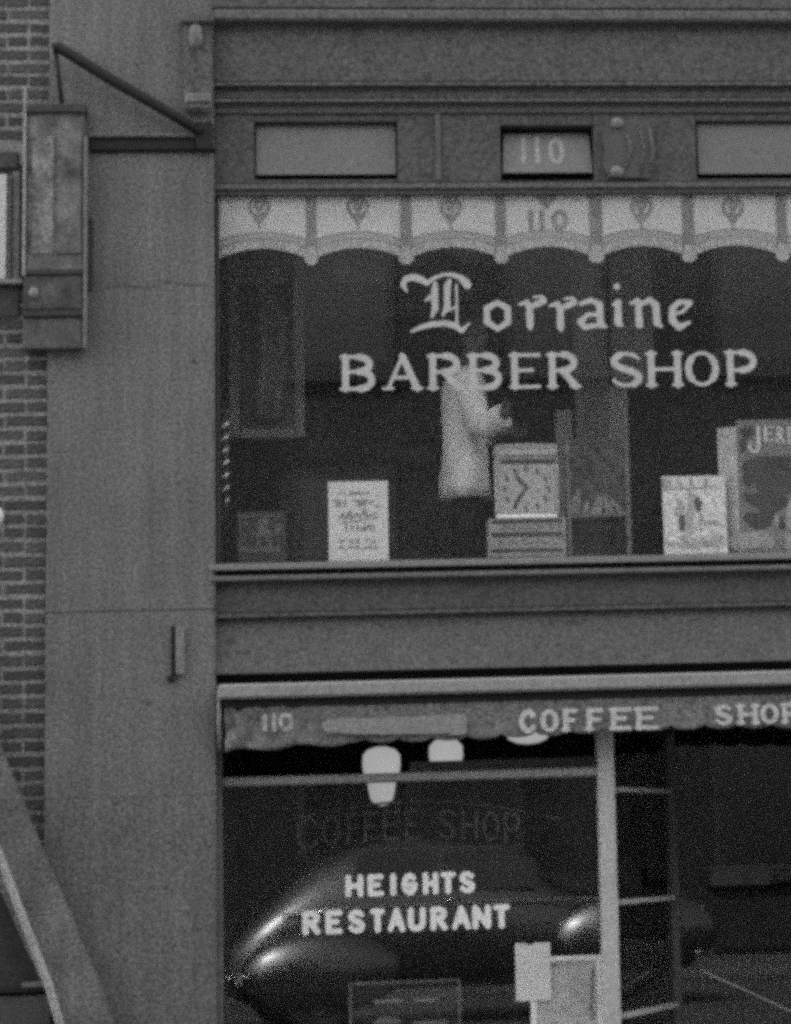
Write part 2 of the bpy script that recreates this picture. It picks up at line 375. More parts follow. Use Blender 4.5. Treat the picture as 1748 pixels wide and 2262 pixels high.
# transom field with tilted sashes in deep openings
def field(x0, x1, ya, yb): return pbox('transom_board', x0, ya, x1, yb, .075, .12, M('dark transom board', .092, .6, .2, 6, .24, 108, .1, .25, streak=.1), shop, .003)
opens = [(562, 268, 878, 396), (1106, 276, 1312, 398), (1538, 266, 1848, 394)]
zt, zb_ = zat(250, .075), zat(402, .075)
px = [474]
for a in opens: px += [a[0], a[2]]
px.append(2400)
for k in range(0, len(px), 2):
    xa = XL+.002 if k == 0 else xat(px[k], 330, .075); xb = XR if k == len(px)-2 else xat(px[k+1], 330, .075)
    box('transom_board', xa, xb, .075, .2, zb_, zt, M('dark transom board', .092, .6, .2, 6, .24, 108, .1, .25, streak=.1), shop, .003)
for i, a in enumerate(opens):
    r_ = rect(*a, .075)
    box('transom_rail', r_[0]+.001, r_[1]-.001, .078, .2, r_[3], zt-.001, MATS['dark transom board'], shop, .003)
    box('transom_rail', r_[0]+.001, r_[1]-.001, .078, .2, zb_+.001, r_[2], MATS['dark transom board'], shop, .003)
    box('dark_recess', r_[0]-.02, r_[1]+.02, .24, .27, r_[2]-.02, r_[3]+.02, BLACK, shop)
    # sash: hinged at the foot, top leaning inwards
    tl = (.5, 1.0, .3)[i]
    xa, xb, za, zb2 = rect(a[0]+4, a[1]+(6, 14, 6)[i], a[2]-4, a[3]-(10, 16, 10)[i], .11)
    ins = (.0, .012, 0)[i]
    V = [(xa, .10, za), (xb, .10, za), (xb-ins, .10+.05*tl, zb2), (xa+ins, .10+.05*tl, zb2)]
    V += [(x, y+.015, z) for x, y, z in V]
    s = from_py('transom_sash', V, [[0, 1, 2, 3], [4, 7, 6, 5], [0, 4, 5, 1], [1, 5, 6, 2], [2, 6, 7, 3], [3, 7, 4, 0]], SASH, shop)
    if i == 1:
        s['label'] = 'small tilted transom pane with pale street number'
        z0, z1 = zat(362, .12, 1195), zat(302, .12, 1195)
        NUM = M('worn pale number', .36, .7, .3, 60, .2)
        for ch, (p, q) in zip('110', ((1149, 1166), (1181, 1196), (1212, 1248))):
            o = letter(ch, xat(p, 330, .1), xat(q, 330, .1), 0, z1-z0, 0, NUM, s, th=.085, tn=.05, name='number')
            for v in o.data.vertices:
                zz = v.co.z; v.co.y = .10+.05*tl*((z0+zz-za)/(zb2-za))-.002; v.co.z = z0+zz
box('stile', xat(962, 330, .06), xat(974, 330, .06), .055, .08, zb_+.003, zt-.003, M('highlight edge', .12, .6, .2), shop, .004)  # paler strip painted as the highlight along a vertical joint
# boss with scroll ears beside the number pane
b0 = rect(1330, 262, 1448, 396, .05)
boss = prism('cartouche', [(b0[0]+.03, b0[2]+.01), (b0[1]-.03, b0[2]+.01), (b0[1], b0[2]+.09), (b0[1]-.015, (b0[2]+b0[3])/2), (b0[1], b0[3]-.07), (b0[1]-.04, b0[3]-.005), (b0[0]+.03, b0[3]-.005), (b0[0], b0[3]-.08), (b0[0]+.012, (b0[2]+b0[3])/2), (b0[0], b0[2]+.08)], .05, .08, M('dark boss', .098, .5, .2, 12, .1, 100, .1), shop)
for yy in (271, 378):
    c = at(1364, yy, .035)
    loft('rosette', [[(c.x+r*1.15*math.cos(t), y, c.z+r*math.sin(t)) for t in [2*math.pi*k/14 for k in range(14)]] for r, y in ((.03, .05), (.03, .04), (.02, .025), (.004, .02))], M('chalky rosette', .23, .7, .5, 40), boss)
for xx, ya, yb in ((1390, 290, 370), (1420, 275, 385), (1440, 280, 380)):
    tube('scroll_rib', [at(xx-6, ya, .048), at(xx+4, (ya+yb)/2, .044), at(xx-4, yb, .048)], .009, TRIM2, boss, 8)
band('window_head', 403, 415, .06, .16, TRIM2, .004)
band('window_head', 416, 428, .08, .1, TRIM, .003)

box('roof', XP0, XR+.2, .1, 6, 7.2, 7.35, M('tar roof', .06), shop)  # unseen, added to keep sun from leaking into the rooms
box('rear_wall', XP0, XR+.2, 5.4, 5.7, 0, 7.2, M('rear brick', .1), shop)
box('party_wall', XR+.21, XR+.5, .1, 6, 0, 7.35, MATS['rear brick'], shop)
box('party_wall', XP0-.3, XP0-.03, .5, 6, 0, 7.35, MATS['rear brick'], shop)
# ------------------------------------------------------------------ barber shop window
GY = .105
zs0, zs1 = zat(1236, GY), zat(429, GY)
frame = box('window_frame', XL+.003, xat(484, 830, .1), .085, .20, zs0, zs1-.02, M('dark window jamb', .05, .6), shop)
pane = box('pane', XL+.01, XR, GY, GY+.006, zs0-.02, zs1+.01, GLASS, frame, .001)
Lz = GY-.003
Z7 = 2.2567; z7 = lambda s: [(1000+x/Z7, 500+y/Z7, r/Z7) for x, y, r in s]
z5 = lambda s: [(860+x/4.965, 580+y/4.965, r/4.965) for x, y, r in s]
pen([z5([(192, 312, 14), (150, 245, 28), (180, 180, 34), (260, 158, 38), (340, 180, 40), (415, 225, 28), (500, 165, 20), (600, 130, 20), (690, 130, 24), (780, 165, 34), (840, 215, 46), (855, 245, 44)]),
     z5([(505, 225, 22), (500, 300, 38), (500, 400, 38), (505, 500, 36), (470, 590, 18)]), z5([(395, 415, 12), (450, 380, 28), (500, 385, 30)]),
     z5([(660, 200, 26), (640, 260, 38), (635, 360, 36), (640, 470, 36), (590, 575, 16)]), z5([(640, 525, 16), (740, 485, 14)]),
     z5([(738, 240, 13), (745, 660, 15)]),
     z5([(245, 755, 14), (360, 705, 28), (480, 675, 32), (620, 665, 34), (720, 690, 36), (800, 748, 26)]), z5([(800, 742, 24), (885, 662, 10)])], Lz, GOLD, frame)
pen([z5([(1190, 440, 30), (1300, 500, 36), (1305, 650, 36), (1190, 730, 28), (1075, 650, 38), (1070, 500, 36), (1190, 440, 30)])], Lz, GOLD, frame)
for dx, dy in ((0, 0), (152, 8)):
    k = lambda s: z7([(x+dx, y+dy, r) for x, y, r in s])
    pen([k([(333, 388, 7), (372, 378, 14), (385, 410, 17), (387, 490, 19), (388, 510, 10)]), k([(385, 402, 10), (425, 385, 17), (458, 372, 14), (448, 350, 8), (405, 352, 6)])], Lz, GOLD, frame)
pen([z7([(640, 385, 11), (690, 368, 13), (733, 388, 17), (738, 490, 18), (766, 500, 7)]), z7([(738, 438, 9), (675, 440, 11), (638, 475, 16), (660, 503, 15), (735, 490, 11)])], Lz, GOLD, frame)
pen([z7([(803, 392, 8), (826, 378, 17), (826, 480, 19), (846, 494, 8)]), z7([(820, 300, 17)])], Lz, GOLD, frame)
pen([z7([(888, 384, 8), (925, 370, 15), (932, 490, 19)]), z7([(932, 392, 11), (985, 366, 15), (1014, 392, 18), (1020, 480, 19), (1042, 498, 8)])], Lz, GOLD, frame)
pen([z7([(1185, 380, 13), (1130, 376, 13), (1096, 412, 17), (1096, 468, 19), (1130, 503, 17), (1182, 478, 8)]), z7([(1098, 440, 7), (1150, 424, 9), (1182, 385, 12)])], Lz, GOLD, frame)
word('BARBERSHOP', [(754, 829), (850, 929), (947, 1020), (1036, 1109), (1128, 1199), (1211, 1279), (1346, 1423), (1430, 1505), (1514, 1589), (1605, 1673)], ((787, 865), (772, 850)), Lz, GOLD, frame, th=.095, tn=.052, serif=.05)

# sill and lower fascias
sl_ = sweep_x('window_sill', [(-.012, zat(1247, .0)), (-.012, zat(1237, .0)), (.04, zat(1232, 0)), (GY+.3, zat(1231, 0)), (GY+.3, zat(1247, 0))], XL-.03, XR, SILL, shop)
band('sill_groove', 1247, 1259, .07, .2, M('dark groove paint', .035), .002)
band('sill_bead', 1260, 1271, -.009, .25, M('worn sill bead', .16, .6, .2, 10), .005, None, XL-.03)
band('lower_fascia', 1272, 1342, .055, .25, M('dark lower fascia', .095, .65, .15, 5, .24, 108, .1, .25, streak=.1), .003, None, XL-.03)
band('fascia_bead', 1343, 1352, .03, .25, TRIM, .003, None, XL-.03)
sweep_x('sloped_fascia', [(.075, zat(1353, .05)), (.02, zat(1474, .02)), (.25, zat(1474, .02)), (.3, zat(1353, .05))], XL-.02, XR, FASC, shop)
band('soffit_shade', 1474, 1500, .17, .2, BLACK, .002)  # black colour gives the shade of the soffit gap
# ------------------------------------------------------------------ basement restaurant front
RY = .20
rj = pbox('restaurant_jamb', 469, 1560, 491, 2700, .08, .16, M('grey jamb', .15, .6, .2, 6, .1, 100, 0, .3, streak=.15), shop)
box('header_board', XL+.002, XR, .22, .4, zat(1600, .22), zat(1500, .22), DARK, shop)
tb = box('transom_bar', xat(491, 1720, .17), xat(1334, 1720, .12), .12, .24, zat(1727, .17, 905), zat(1707, .17, 905), BAR, shop, .008)
pbox('transom_blind', 905, 1677, 1334, 1703, .33, .01, M('grey blind', .13, .8, .2, 8, .1), shop, .002)
post = pbox('door_post', 1333, 1560, 1370, 2700, .10, .16, PALEPOST, shop, .012)
fr2 = pbox('restaurant_window_frame', 492, 2290, 1332, 2310, .13, .12, BAR, shop)
a = rect(489, 1727, 1336, 2292, RY)
box('pane', a[0], a[1], RY, RY+.006, a[2], a[3], GLASS2, fr2, .001)
LY = RY-.003
box('bulkhead', XL+.02, xat(1331, 2300, .1), .14, .3, 0, zat(2312, .13, 905), M('bulkhead panels', .08, .6, .2), shop)
word('HEIGHTS', [(763, 803), (812, 849), (859, 879), (887, 923), (934, 969), (973, 1008), (1014, 1051)], ((1932, 1981), (1926, 1974)), LY, INKW, fr2, th=.135, tn=.12)
word('RESTAURANT', [(668, 708), (719, 758), (768, 808), (817, 852), (856, 896), (901, 941), (951, 989), (998, 1041), (1044, 1085), (1089, 1128)], ((2013, 2066), (1998, 2050)), LY, INKW, fr2, th=.13, tn=.115)
# splayed entrance right of the post
p0, p1 = Vector((xat(1366, 2000, .22), .22, 0)), Vector((xat(1486, 2000, 1.05), 1.05, 0))
d = (p1-p0).normalized(); nrm = Vector((d.y, -d.x, 0))
zlo, zhi = 0.02, zat(1602, .3)
def along(t0, t1, z0, z1, th, name, mat, par):
    a, b = p0.lerp(p1, t0), p0.lerp(p1, t1); V = []
    for z in (z0, z1):
        for q in (a, b): V += [q-nrm*th/2+Vector((0, 0, z)), q+nrm*th/2+Vector((0, 0, z))]
    return from_py(name, V, [[0, 1, 3, 2], [4, 6, 7, 5], [0, 4, 5, 1], [2, 3, 7, 6], [0, 2, 6, 4], [1, 5, 7, 3]], mat, par)
spl = along(0, 1, zhi-.05, zhi, .05, 'entrance_sidelight', DARK, shop)
along(.02, .98, zlo, zhi-.05, .006, 'pane', GLASS2, spl)
for py in (1746, 1990, 2236, 2480):
    z = at(1400, py, .5).z; along(0, .97, z-.012, z+.012, .05, 'muntin', PALEPOST, spl)
dr = rect(1486, 1590, 1960, 2600, 1.05)
door = box('door', dr[0], dr[0]+.045, 1.04, 1.09, 0, dr[3], M('door stile', .10, .5, .2), shop, .004)
box('door_rail', dr[0]+.046, dr[1], 1.042, 1.088, 0, .35, MATS['door stile'], door, .004)
box('door_pane', dr[0]+.046, dr[1], 1.06, 1.066, .351, dr[3], GLASS2, door, .001)
tube('push_bar', [at(1543, 2143, 1.0), at(1620, 2176, .99), at(1760, 2241, .98), at(1850, 2284, .99)], .008, M('dull brass', .45, .35, .1, 20, 0, 1, 0, .5, metal=.6), door, 8)
box('door_jamb', dr[1]+.002, dr[1]+.12, .9, 1.1, 0, dr[3], DARK, shop)
box('right_front', dr[1]+.125, XR, .22, 1.1, 0, zat(1602, .22), DARK, shop)
# rooms behind the glass
zc, zf = 2.42, 2.72
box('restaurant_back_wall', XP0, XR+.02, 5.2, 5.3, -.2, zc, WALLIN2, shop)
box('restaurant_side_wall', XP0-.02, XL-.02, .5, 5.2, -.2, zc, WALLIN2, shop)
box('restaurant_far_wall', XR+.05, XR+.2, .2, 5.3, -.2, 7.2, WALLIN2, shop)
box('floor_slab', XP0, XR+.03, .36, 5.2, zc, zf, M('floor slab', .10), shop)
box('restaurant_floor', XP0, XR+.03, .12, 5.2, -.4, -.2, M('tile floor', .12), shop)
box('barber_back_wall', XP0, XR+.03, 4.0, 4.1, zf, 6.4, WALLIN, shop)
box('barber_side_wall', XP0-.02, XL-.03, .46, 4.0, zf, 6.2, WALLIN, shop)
box('barber_ceiling', XP0, XR+.03, .30, 4.0, zat(405, .3), zat(405, .3)+.1, M('shop ceiling', .7), shop)
box('display_shelf', XL, XR, GY+.01, .52, zf+.1, zat(1238, .25), M('display shelf', .10), shop)

# ================================================================== awning over the restaurant
AY = -.10
aw = thing('shop_awning', (1.2, AY, zat(1560, AY)), 'rolled grey canvas awning with scalloped COFFEE SHOP valance over the basement restaurant', 'awning')
ax0, ax1 = xat(481, 1530, AY), XR-.05
box('roller_box', ax0, ax1, AY-.03, AY+.20, zat(1530, AY), zat(1497, AY), BAR, aw, .012)
box('box_shadow_rail', ax0+.03, ax1, AY+.02, AY+.16, zat(1548, AY), zat(1531, AY), BLACK, aw, .003)  # black strip added as the shadow below the roller box
# canvas valance: uneven scalloped lower edge, gentle folds; the left end is crumpled
def valance():
    n = 420; V = []; F = []; rows = 9
    rnd = random.Random(3)
    xa, xb = xat(497, 1600, AY), ax1
    z_t = zat(1545, AY)
    for i in range(n+1):
        x = xa+(xb-xa)*i/n; p = 497+(x-xa)*450
        k = max(0, 1-(p-497)/230)                      # crumple weight
        sc_w = .165
        u = ((x-xa)/sc_w) % 1
        low = zat(1616, AY) - .026*math.sqrt(max(0, 1-(2*u-1)**2)) - .012*math.sin(x*2.3+1)
        if p < 760: low = zat(1634, AY)+.010*math.sin(p*.05)-.02*k
        for j in range(rows+1):
            t = j/rows; z = z_t+(low-z_t)*t
            y = AY+.03-.035*t + .010*math.sin(x*9+2*t)*t + .004*math.sin(x*31)*t
            y += k*(.014*math.sin(p*.11+t*5)+.008*math.sin(p*.23-t*9)+.010*math.sin(t*14+p*.05))
            V.append((x, y, z))
    for i in range(n):
        for j in range(rows):
            a = i*(rows+1)+j; F.append([a, a+1, a+rows+2, a+rows+1])
    o = from_py('valance', V, F, CANVAS, aw, True)
    sd = o.modifiers.new('thickness', 'SOLIDIFY'); sd.thickness = .003
    return o
val = valance()
pen([[(726, 1603, 14), (760, 1604, 16), (820, 1604, 18), (900, 1603, 19), (960, 1601, 20), (1010, 1599, 20)], [(1000, 1588, 10), (1022, 1588, 10), (1022, 1612, 10), (1000, 1614, 10)]], AY-.024, M('smooth canvas patch', .265, .85, .2, 9, .2, 120), val, 'canvas_patch')
INKA = M('faded white awning paint', .52, .8, .22, 40, .15)
VY = AY-.028
word('COFFEE', [(1147, 1185), (1194, 1235), (1243, 1279), (1295, 1336), (1349, 1398), (1405, 1458)], ((1568, 1620), (1561, 1610)), VY, INKA, val, th=.12, tn=.09, serif=.04)
word('SHOP', [(1578, 1620), (1630, 1675), (1680, 1721), (1728, 1768)], ((1559, 1606), (1550, 1594)), VY, INKA, val, th=.125, tn=.09, serif=.04)
word('110', [(576, 594), (598, 614), (615, 649)], ((1574, 1612), (1578, 1618)), AY-.045, M('worn awning number', .36, .8, .6, 50, .2), val, th=.12, tn=.09)
tube('arm_bracket', [at(484, 1530, -.05), at(484, 1600, -.07), at(487, 1660, -.05)], .012, M('pale bracket', .22, .6), aw, 8)
# slide rail on the pilaster edge
rl = thing('awning_slide_rail', at(393, 1500, -.02), 'short vertical iron slide rail on the pilaster beside the awning', 'rail')
pbox('rail_shadow', 378, 1382, 386, 1502, -.02, .018, BLACK, rl, .003)  # black strip drawn as the shadow beside the rail
pbox('rail_face', 388, 1386, 408, 1490, -.03, .028, M('worn rail', .21, .6, .25, 15), rl, .004)
pbox('foot_bolt', 370, 1492, 384, 1506, -.03, .028, BLACK, rl, .004)

# ================================================================== scalloped paper valance behind the barber window
PV = GY+.02
va = thing('window_valance', (.6, PV, zat(431, PV)), 'white scalloped paper valance with printed shields across top of barber window', 'valance')
divs = [(470, 478), (676, 699), (884, 909), (1094, 1118), (1302, 1330), (1507, 1533), (1715, 1738), (1925, 1948), (2130, 2155)]
SM = M('printed shield grey', .27, .8, .3, 60, .2)
LINE = M('printed border line', .30, .8, .2, 40, .1)
for i in range(len(divs)-1):
    a, b = divs[i][1], divs[i+1][0]
    if i == 0: a = 485
    x0, x1 = xat(a, 480, PV), xat(b, 480, PV); xe0, xe1 = xat(divs[i][0]+8, 480, PV), xat(divs[i+1][1]-8, 480, PV)
    n = 24; xs = [x0+(x1-x0)*k/n for k in range(n+1)]
    cm = .5+ (.08 if i == 0 else 0)
    def arch(ym, ye): return [zat(ym, PV)+(zat(ye, PV)-zat(ym, PV))*((2*abs(k/n-.5))**2) for k in range(n+1)]
    top = [zat(431, PV)]*(n+1)
    A1, A2, A3, A4, A5 = arch(508, 524), arch(512, 529), arch(523, 541), arch(527, 546), arch(545, 566)
    pn = strip('valance_panel', xs, top, A1, PV, PANELW, va)
    strip('border', xs, A1, A2, PV+.0008, LINE, pn, .001); strip('border', xs, A2, A3, PV+.0006, BORDER, pn, .001)
    strip('border', xs, A3, A4, PV+.0008, LINE, pn, .001); strip('border', xs, A4, A5, PV+.0006, M('valance hem print', .46, .8, .08, 14), pn, .001)
    mx = (a+b)/2-(3 if i else 8)+(0, 2, -3, 0, 2, -2, 1, 0)[i]; yo = PV-.002
    if i == 3:
        pen([[(mx-16, 436, 6), (mx+14, 436, 6), (mx, 458, 4), (mx-16, 436, 6)], [(mx-4, 440, 8), (mx, 452, 5)]], yo, SM, pn, 'shield')
        for ch, (p, q) in zip('110', ((1166, 1180), (1189, 1206), (1218, 1256))):
            letter(ch, xat(p, 490, yo), xat(q, 490, yo), zat(507, yo), zat(465, yo), yo, M('grey valance number', .30, .8), pn, th=.13, tn=.08, name='number')
    else:
        pen([[(mx-12, 437, 4), (mx-22, 452, 4), (mx-19, 466, 4), (mx-8, 480, 5), (mx, 492, 3), (mx+1, 506, 1.6)],
             [(mx+12, 437, 4), (mx+22, 452, 4), (mx+19, 466, 4), (mx+8, 480, 5), (mx, 492, 3)],
             [(mx-8, 440, 5), (mx-8, 456, 4), (mx, 464, 5), (mx+8, 456, 4), (mx+8, 440, 5)], [(mx, 438, 4), (mx, 450, 3)], [(mx-5, 474, 5), (mx+5, 474, 5)]], yo, SM, pn, 'shield', .0022)
for i, (p, q) in enumerate(divs[1:]):
    x0, x1 = xat(p, 480, PV), xat(q, 480, PV); xm = (x0+x1)/2; hw = (x1-x0)/2
    dv = box('valance_ribbon', x0, x1, PV-.004, PV+.004, zat(542, PV), zat(431, PV), RIB, va, .001)
    prism('ribbon_finial', [(xm-hw*.8, zat(541.5, PV)), (xm-hw*1.0, zat(563, PV)), (xm-hw*1.35, zat(572, PV)), (xm-hw*.6, zat(582, PV)), (xm+hw*.6, zat(582, PV)), (xm+hw*1.35, zat(572, PV)), (xm+hw*1.0, zat(563, PV)), (xm+hw*.8, zat(541.5, PV))], PV-.004, PV+.004, M('ribbon finial print', .46, .8, .15, 25), dv)

# ================================================================== things standing in the barber window
IY = GY+.05
ZS = zat(1238, .25)+.0005
def card(name, x0, y0, x1, y1, Y, mat, label, cat, lean=.03, th=.006, par=None):
    x_0, x_1, z0, z1 = rect(x0, y0, x1, y1, Y)
    z0 = ZS
    t = thing(name, ((x_0+x_1)/2, Y, z0), label, cat)
    V = [(x_0, Y, z0), (x_1, Y, z0), (x_1, Y+lean, z1), (x_0, Y+lean, z1)]; V += [(x, y+th, z) for x, y, z in V]
    b = from_py('board', V, [[0, 1, 2, 3], [4, 7, 6, 5], [0, 4, 5, 1], [1, 5, 6, 2], [2, 6, 7, 3], [3, 7, 4, 0]], mat, t)
    # easel back
    xm = (x_0+x_1)/2
    from_py('easel', [(xm-.02, Y+lean+th+.001, z1-.05), (xm+.02, Y+lean+th+.001, z1-.05), (xm+.02, Y+lean+.07, z0), (xm-.02, Y+lean+.07, z0), (xm-.02, Y+lean+th+.005, z1-.05), (xm+.02, Y+lean+th+.005, z1-.05), (xm+.02, Y+lean+.074, z0), (xm-.02, Y+lean+.074, z0)], [[0, 1, 2, 3], [4, 7, 6, 5], [0, 4, 5, 1], [1, 5, 6, 2], [2, 6, 7, 3], [3, 7, 4, 0]], PAPER2, t)
    return t, b
def fray(strokes, Y, mat, parent, name, board_lean=None, res=.0022):
    o = pen(strokes, Y, mat, parent, name, res)
    if board_lean:
        z0, z1, l = board_lean
        for v in o.data.vertices: v.co.y = Y+l*(v.co.z-z0)/(z1-z0)
    return o
def scribble(x0, x1, y, h, r, rnd, words=3):
    "blurred small print: short broken strokes"
    out = []; x = x0
    while x < x1:
        wl = rnd.uniform(.6, 1.3)*h
        k = rnd.random()
        if k < .55: out.append([(x, y-h/2, r), (x, y+h/2, r)])
        if k > .35: out.append([(x, y+rnd.choice((-h/2, 0, h/2)), r), (x+wl*.6, y+rnd.choice((-h/2, 0, h/2)), r)])
        x += wl*.85+(h*.8 if rnd.random() < .12 else 0)
    return out
rnd = random.Random(11)
t, b = card('price_card', 726, 1062, 858, 1240, IY, PAPER, 'white price card with lines of print standing in barber window', 'card', .02)
bl = (ZS, zat(1062, IY, 790), .02); Yp = IY-.002
for (xa, xb, y, h, r) in ((748, 815, 1088, 6, 1.3), (737, 846, 1111, 13, 2.0), (765, 836, 1166, 12, 2.0), (750, 832, 1195, 8, 1.4), (748, 836, 1210, 8, 1.4)):
    fray(scribble(xa, xb, y, h, r, rnd), Yp, INKD, t, 'print_line', bl)
fray([[(750, 1146, 2), (758, 1132, 2.2), (762, 1148, 1.8), (774, 1130, 2.4), (775, 1146, 2), (790, 1134, 2), (795, 1143, 1.6), (806, 1124, 2.4), (808, 1140, 2), (832, 1134, 1.6)], [(752, 1156, 1.2), (800, 1148, 1.6), (836, 1142, 1.2)]], Yp, INKD, t, 'print_line', bl)
t, b = card('small_display_card', 524, 1128, 632, 1236, IY+.08, M('dark display card', .055, .6, .3, 20), 'small dark card with pale flowers near the corner of barber window', 'card', .03)
bl = (ZS, zat(1128, IY+.08, 578), .03)
FL = M('dim pale print', .15, .7, .4, 60)
fray([[(583, 1152, 12), (578, 1168, 9), (590, 1172, 6)], [(543, 1157, 5)], [(614, 1162, 8), (612, 1176, 5)], [(560, 1180, 4), (600, 1180, 5)], [(570, 1190, 3), (572, 1206, 4)], [(590, 1188, 3), (600, 1206, 3)]], IY+.077, FL, t, 'print_flower', bl)
fray([[(535, 1213, 6), (560, 1215, 5), (590, 1212, 6), (618, 1214, 5)], [(530, 1140, 2), (625, 1136, 2)], [(530, 1140, 1.5), (530, 1222, 1.5)]], IY+.077, FL, t, 'print_line', bl)
# illustrated card on the right
t, b = card('illustrated_card', 1466, 1050, 1606, 1232, IY, M('bright card', .80, .8, .04, 10), 'white advertising card with small dark figure print left of folding display', 'card', .02)
bl = (ZS, zat(1050, IY, 1536), .02)
K9 = 9.378; z9 = lambda s: [(1450+x/K9, 1040+y/K9, r/K9) for x, y, r in s]
PIN = M('picture print grey', .40, .8, .3, 60); PID = M('picture print dark', .13, .8, .3, 60)
fray([z9([(190, 200, 55), (180, 330, 60)]), z9([(300, 180, 18), (300, 310, 16)]), z9([(480, 170, 22), (520, 330, 30)]), z9([(715, 150, 26), (760, 320, 32)]), z9([(1030, 160, 26), (1040, 310, 40)]), z9([(230, 360, 25), (620, 350, 14), (1000, 345, 18), (1250, 300, 14)])], Yp, PIN, t, 'print_heading', bl)
fray([z9([(700, 420, 40), (760, 540, 60), (740, 800, 60), (640, 1050, 130), (720, 1200, 120)]), z9([(470, 620, 50), (520, 760, 90), (430, 880, 60)]), z9([(930, 900, 40), (960, 1060, 60)]), z9([(900, 1090, 40), (1200, 1060, 50), (1400, 1130, 40)]), z9([(600, 1400, 70), (900, 1480, 80), (1300, 1380, 110)]), z9([(260, 1510, 60), (900, 1560, 45), (1400, 1520, 50)])], Yp, M('picture print pale', .52, .8, .3, 50), t, 'print_picture', bl)
fray([z9([(850, 560, 50), (870, 680, 85), (890, 790, 45)]), z9([(545, 950, 55), (545, 1050, 75), (540, 1200, 55)])], Yp-.001, PID, t, 'print_figure', bl)
fray([z9([(700, 640, 25), (690, 820, 18)]), z9([(930, 1200, 40)]), z9([(1090, 1060, 25), (1250, 1060, 28)]), z9([(650, 1570, 40), (760, 1530, 22)]), z9([(1060, 1540, 45), (1160, 1510, 20)])], Yp-.001, PIN, t, 'print_figure', bl)
# folding display
DY = IY+.03
fd = thing('folding_display', (xat(1690, 1080, DY), DY, ZS), 'tall folding hair tonic display with JER lettering at the right of barber window', 'display')
x0, x1, zz0, z1 = rect(1632, 926, 1850, 1236, DY)
mp_ = box('main_panel', x0, x1, DY, DY+.008, ZS, z1, M('display panel grey', .22, .7, .2, 12), fd, .002)
wx = xat(1587, 1000, DY+.05); zw = zat(945, DY+.05, 1610)
from_py('side_wing', [(wx, DY+.06, ZS), (x0-.001, DY+.001, ZS), (x0-.001, DY+.001, zw), (wx, DY+.06, zw), (wx, DY+.066, ZS), (x0-.001, DY+.007, ZS), (x0-.001, DY+.007, zw), (wx, DY+.066, zw)], [[0, 1, 2, 3], [4, 7, 6, 5], [0, 4, 5, 1], [1, 5, 6, 2], [2, 6, 7, 3], [3, 7, 4, 0]], M('pale wing', .56, .7, .1, 12), fd)
K1 = 5.75; z1_ = lambda s: [(1560+x/K1, 880+y/K1, r/K1) for x, y, r in s]
DP = M('display dark photograph', .06, .6, .4, 14)
fray([z1_([(560, 880, 100), (700, 850, 120), (900, 850, 120), (1100, 880, 140)]), z1_([(600, 1020, 140), (900, 1050, 200), (1150, 1050, 150)]), z1_([(560, 1250, 90), (800, 1300, 180), (950, 1300, 100)]), z1_([(560, 1520, 80), (660, 1560, 110), (740, 1570, 90), (780, 1450, 90)]), z1_([(960, 1520, 30), (970, 1620, 50)])], DY-.002, DP, mp_, 'print_photograph')
fray([z1_([(470, 420, 45), (520, 440, 75), (560, 420, 60)]), z1_([(470, 560, 45), (480, 640, 40)])], DY-.002, DP, mp_, 'print_shade')
fray([z1_([(530, 1160, 30), (600, 1130, 30), (590, 1210, 35), (520, 1200, 15)]), z1_([(620, 1180, 40)])], DY-.003, M('display dim face', .16, .7, .3, 40), mp_, 'print_face')
fray([z1_([(380, 1830, 90), (560, 1800, 110), (700, 1780, 100), (780, 1820, 90)]), z1_([(1060, 1760, 60), (1060, 1870, 60)]), z1_([(900, 1500, 20), (900, 1600, 35)]), z1_([(1070, 1350, 50), (1080, 1600, 60)])], DY-.002, M('display pale product', .40, .7, .25, 30), mp_, 'print_product')
JL = M('display letter', .62, .6, .15, 30)
fray([z1_([(665, 365, 24), (668, 480, 26), (665, 620, 28), (640, 680, 24), (580, 665, 24), (550, 610, 22), (590, 575, 20)])], DY-.004, JL, mp_, 'letter')
fray([z1_([(755, 370, 22), (755, 530, 22)]), z1_([(755, 375, 15), (850, 365, 15)]), z1_([(755, 450, 13), (830, 440, 13)]), z1_([(755, 535, 15), (855, 530, 15)])], DY-.004, JL, mp_, 'letter')
fray([z1_([(915, 375, 22), (918, 545, 22)]), z1_([(915, 375, 14), (970, 380, 16), (975, 440, 14), (920, 455, 14)]), z1_([(935, 455, 16), (985, 545, 20)])], DY-.004, JL, mp_, 'letter')
fray([z1_([(1058, 380, 24), (1060, 560, 24)])], DY-.004, JL, mp_, 'letter')
# clock on its stepped base
ck = thing('window_clock', (xat(1165, 1100, IY), IY, ZS), 'square faced advertising clock on stepped base in barber window', 'clock')
CKM = M('clock case grey', .34, .55, .2, 12); CKF = M('clock face', .46, .5, .22, 30, .15)
x0, x1, z0, z1 = rect(1078, 1144, 1252, 1240, IY)
base = box('base', x0, x1, IY, IY+.16, ZS, z1, CKM, ck, .008)
for y0, y1 in ((1148, 1155), (1175, 1185), (1211, 1219)):
    pbox('groove', 1087, y0, 1243, y1, IY-.004, .006, M('clock groove', .07, .6), base, .001)
for y, x_ in ((1165, 1108), (1198, 1100)):
    fray(scribble(x_, 1232, y, 8, 1.0, rnd), IY-.003, M('faint base print', .17, .7), base, 'print_line')
x0, x1, zz, z1 = rect(1094, 1008, 1234, 1144, IY+.01)
hx0, hx1 = x0, x1
case = box('case', x0, x1, IY+.012, IY+.13, z1-.001 if False else zat(1144, IY+.01, 1165), zat(1006, IY, 1165), CKM, ck, .006)
xm = (x0+x1)/2; hz = zat(1006, IY, 1165)+.001
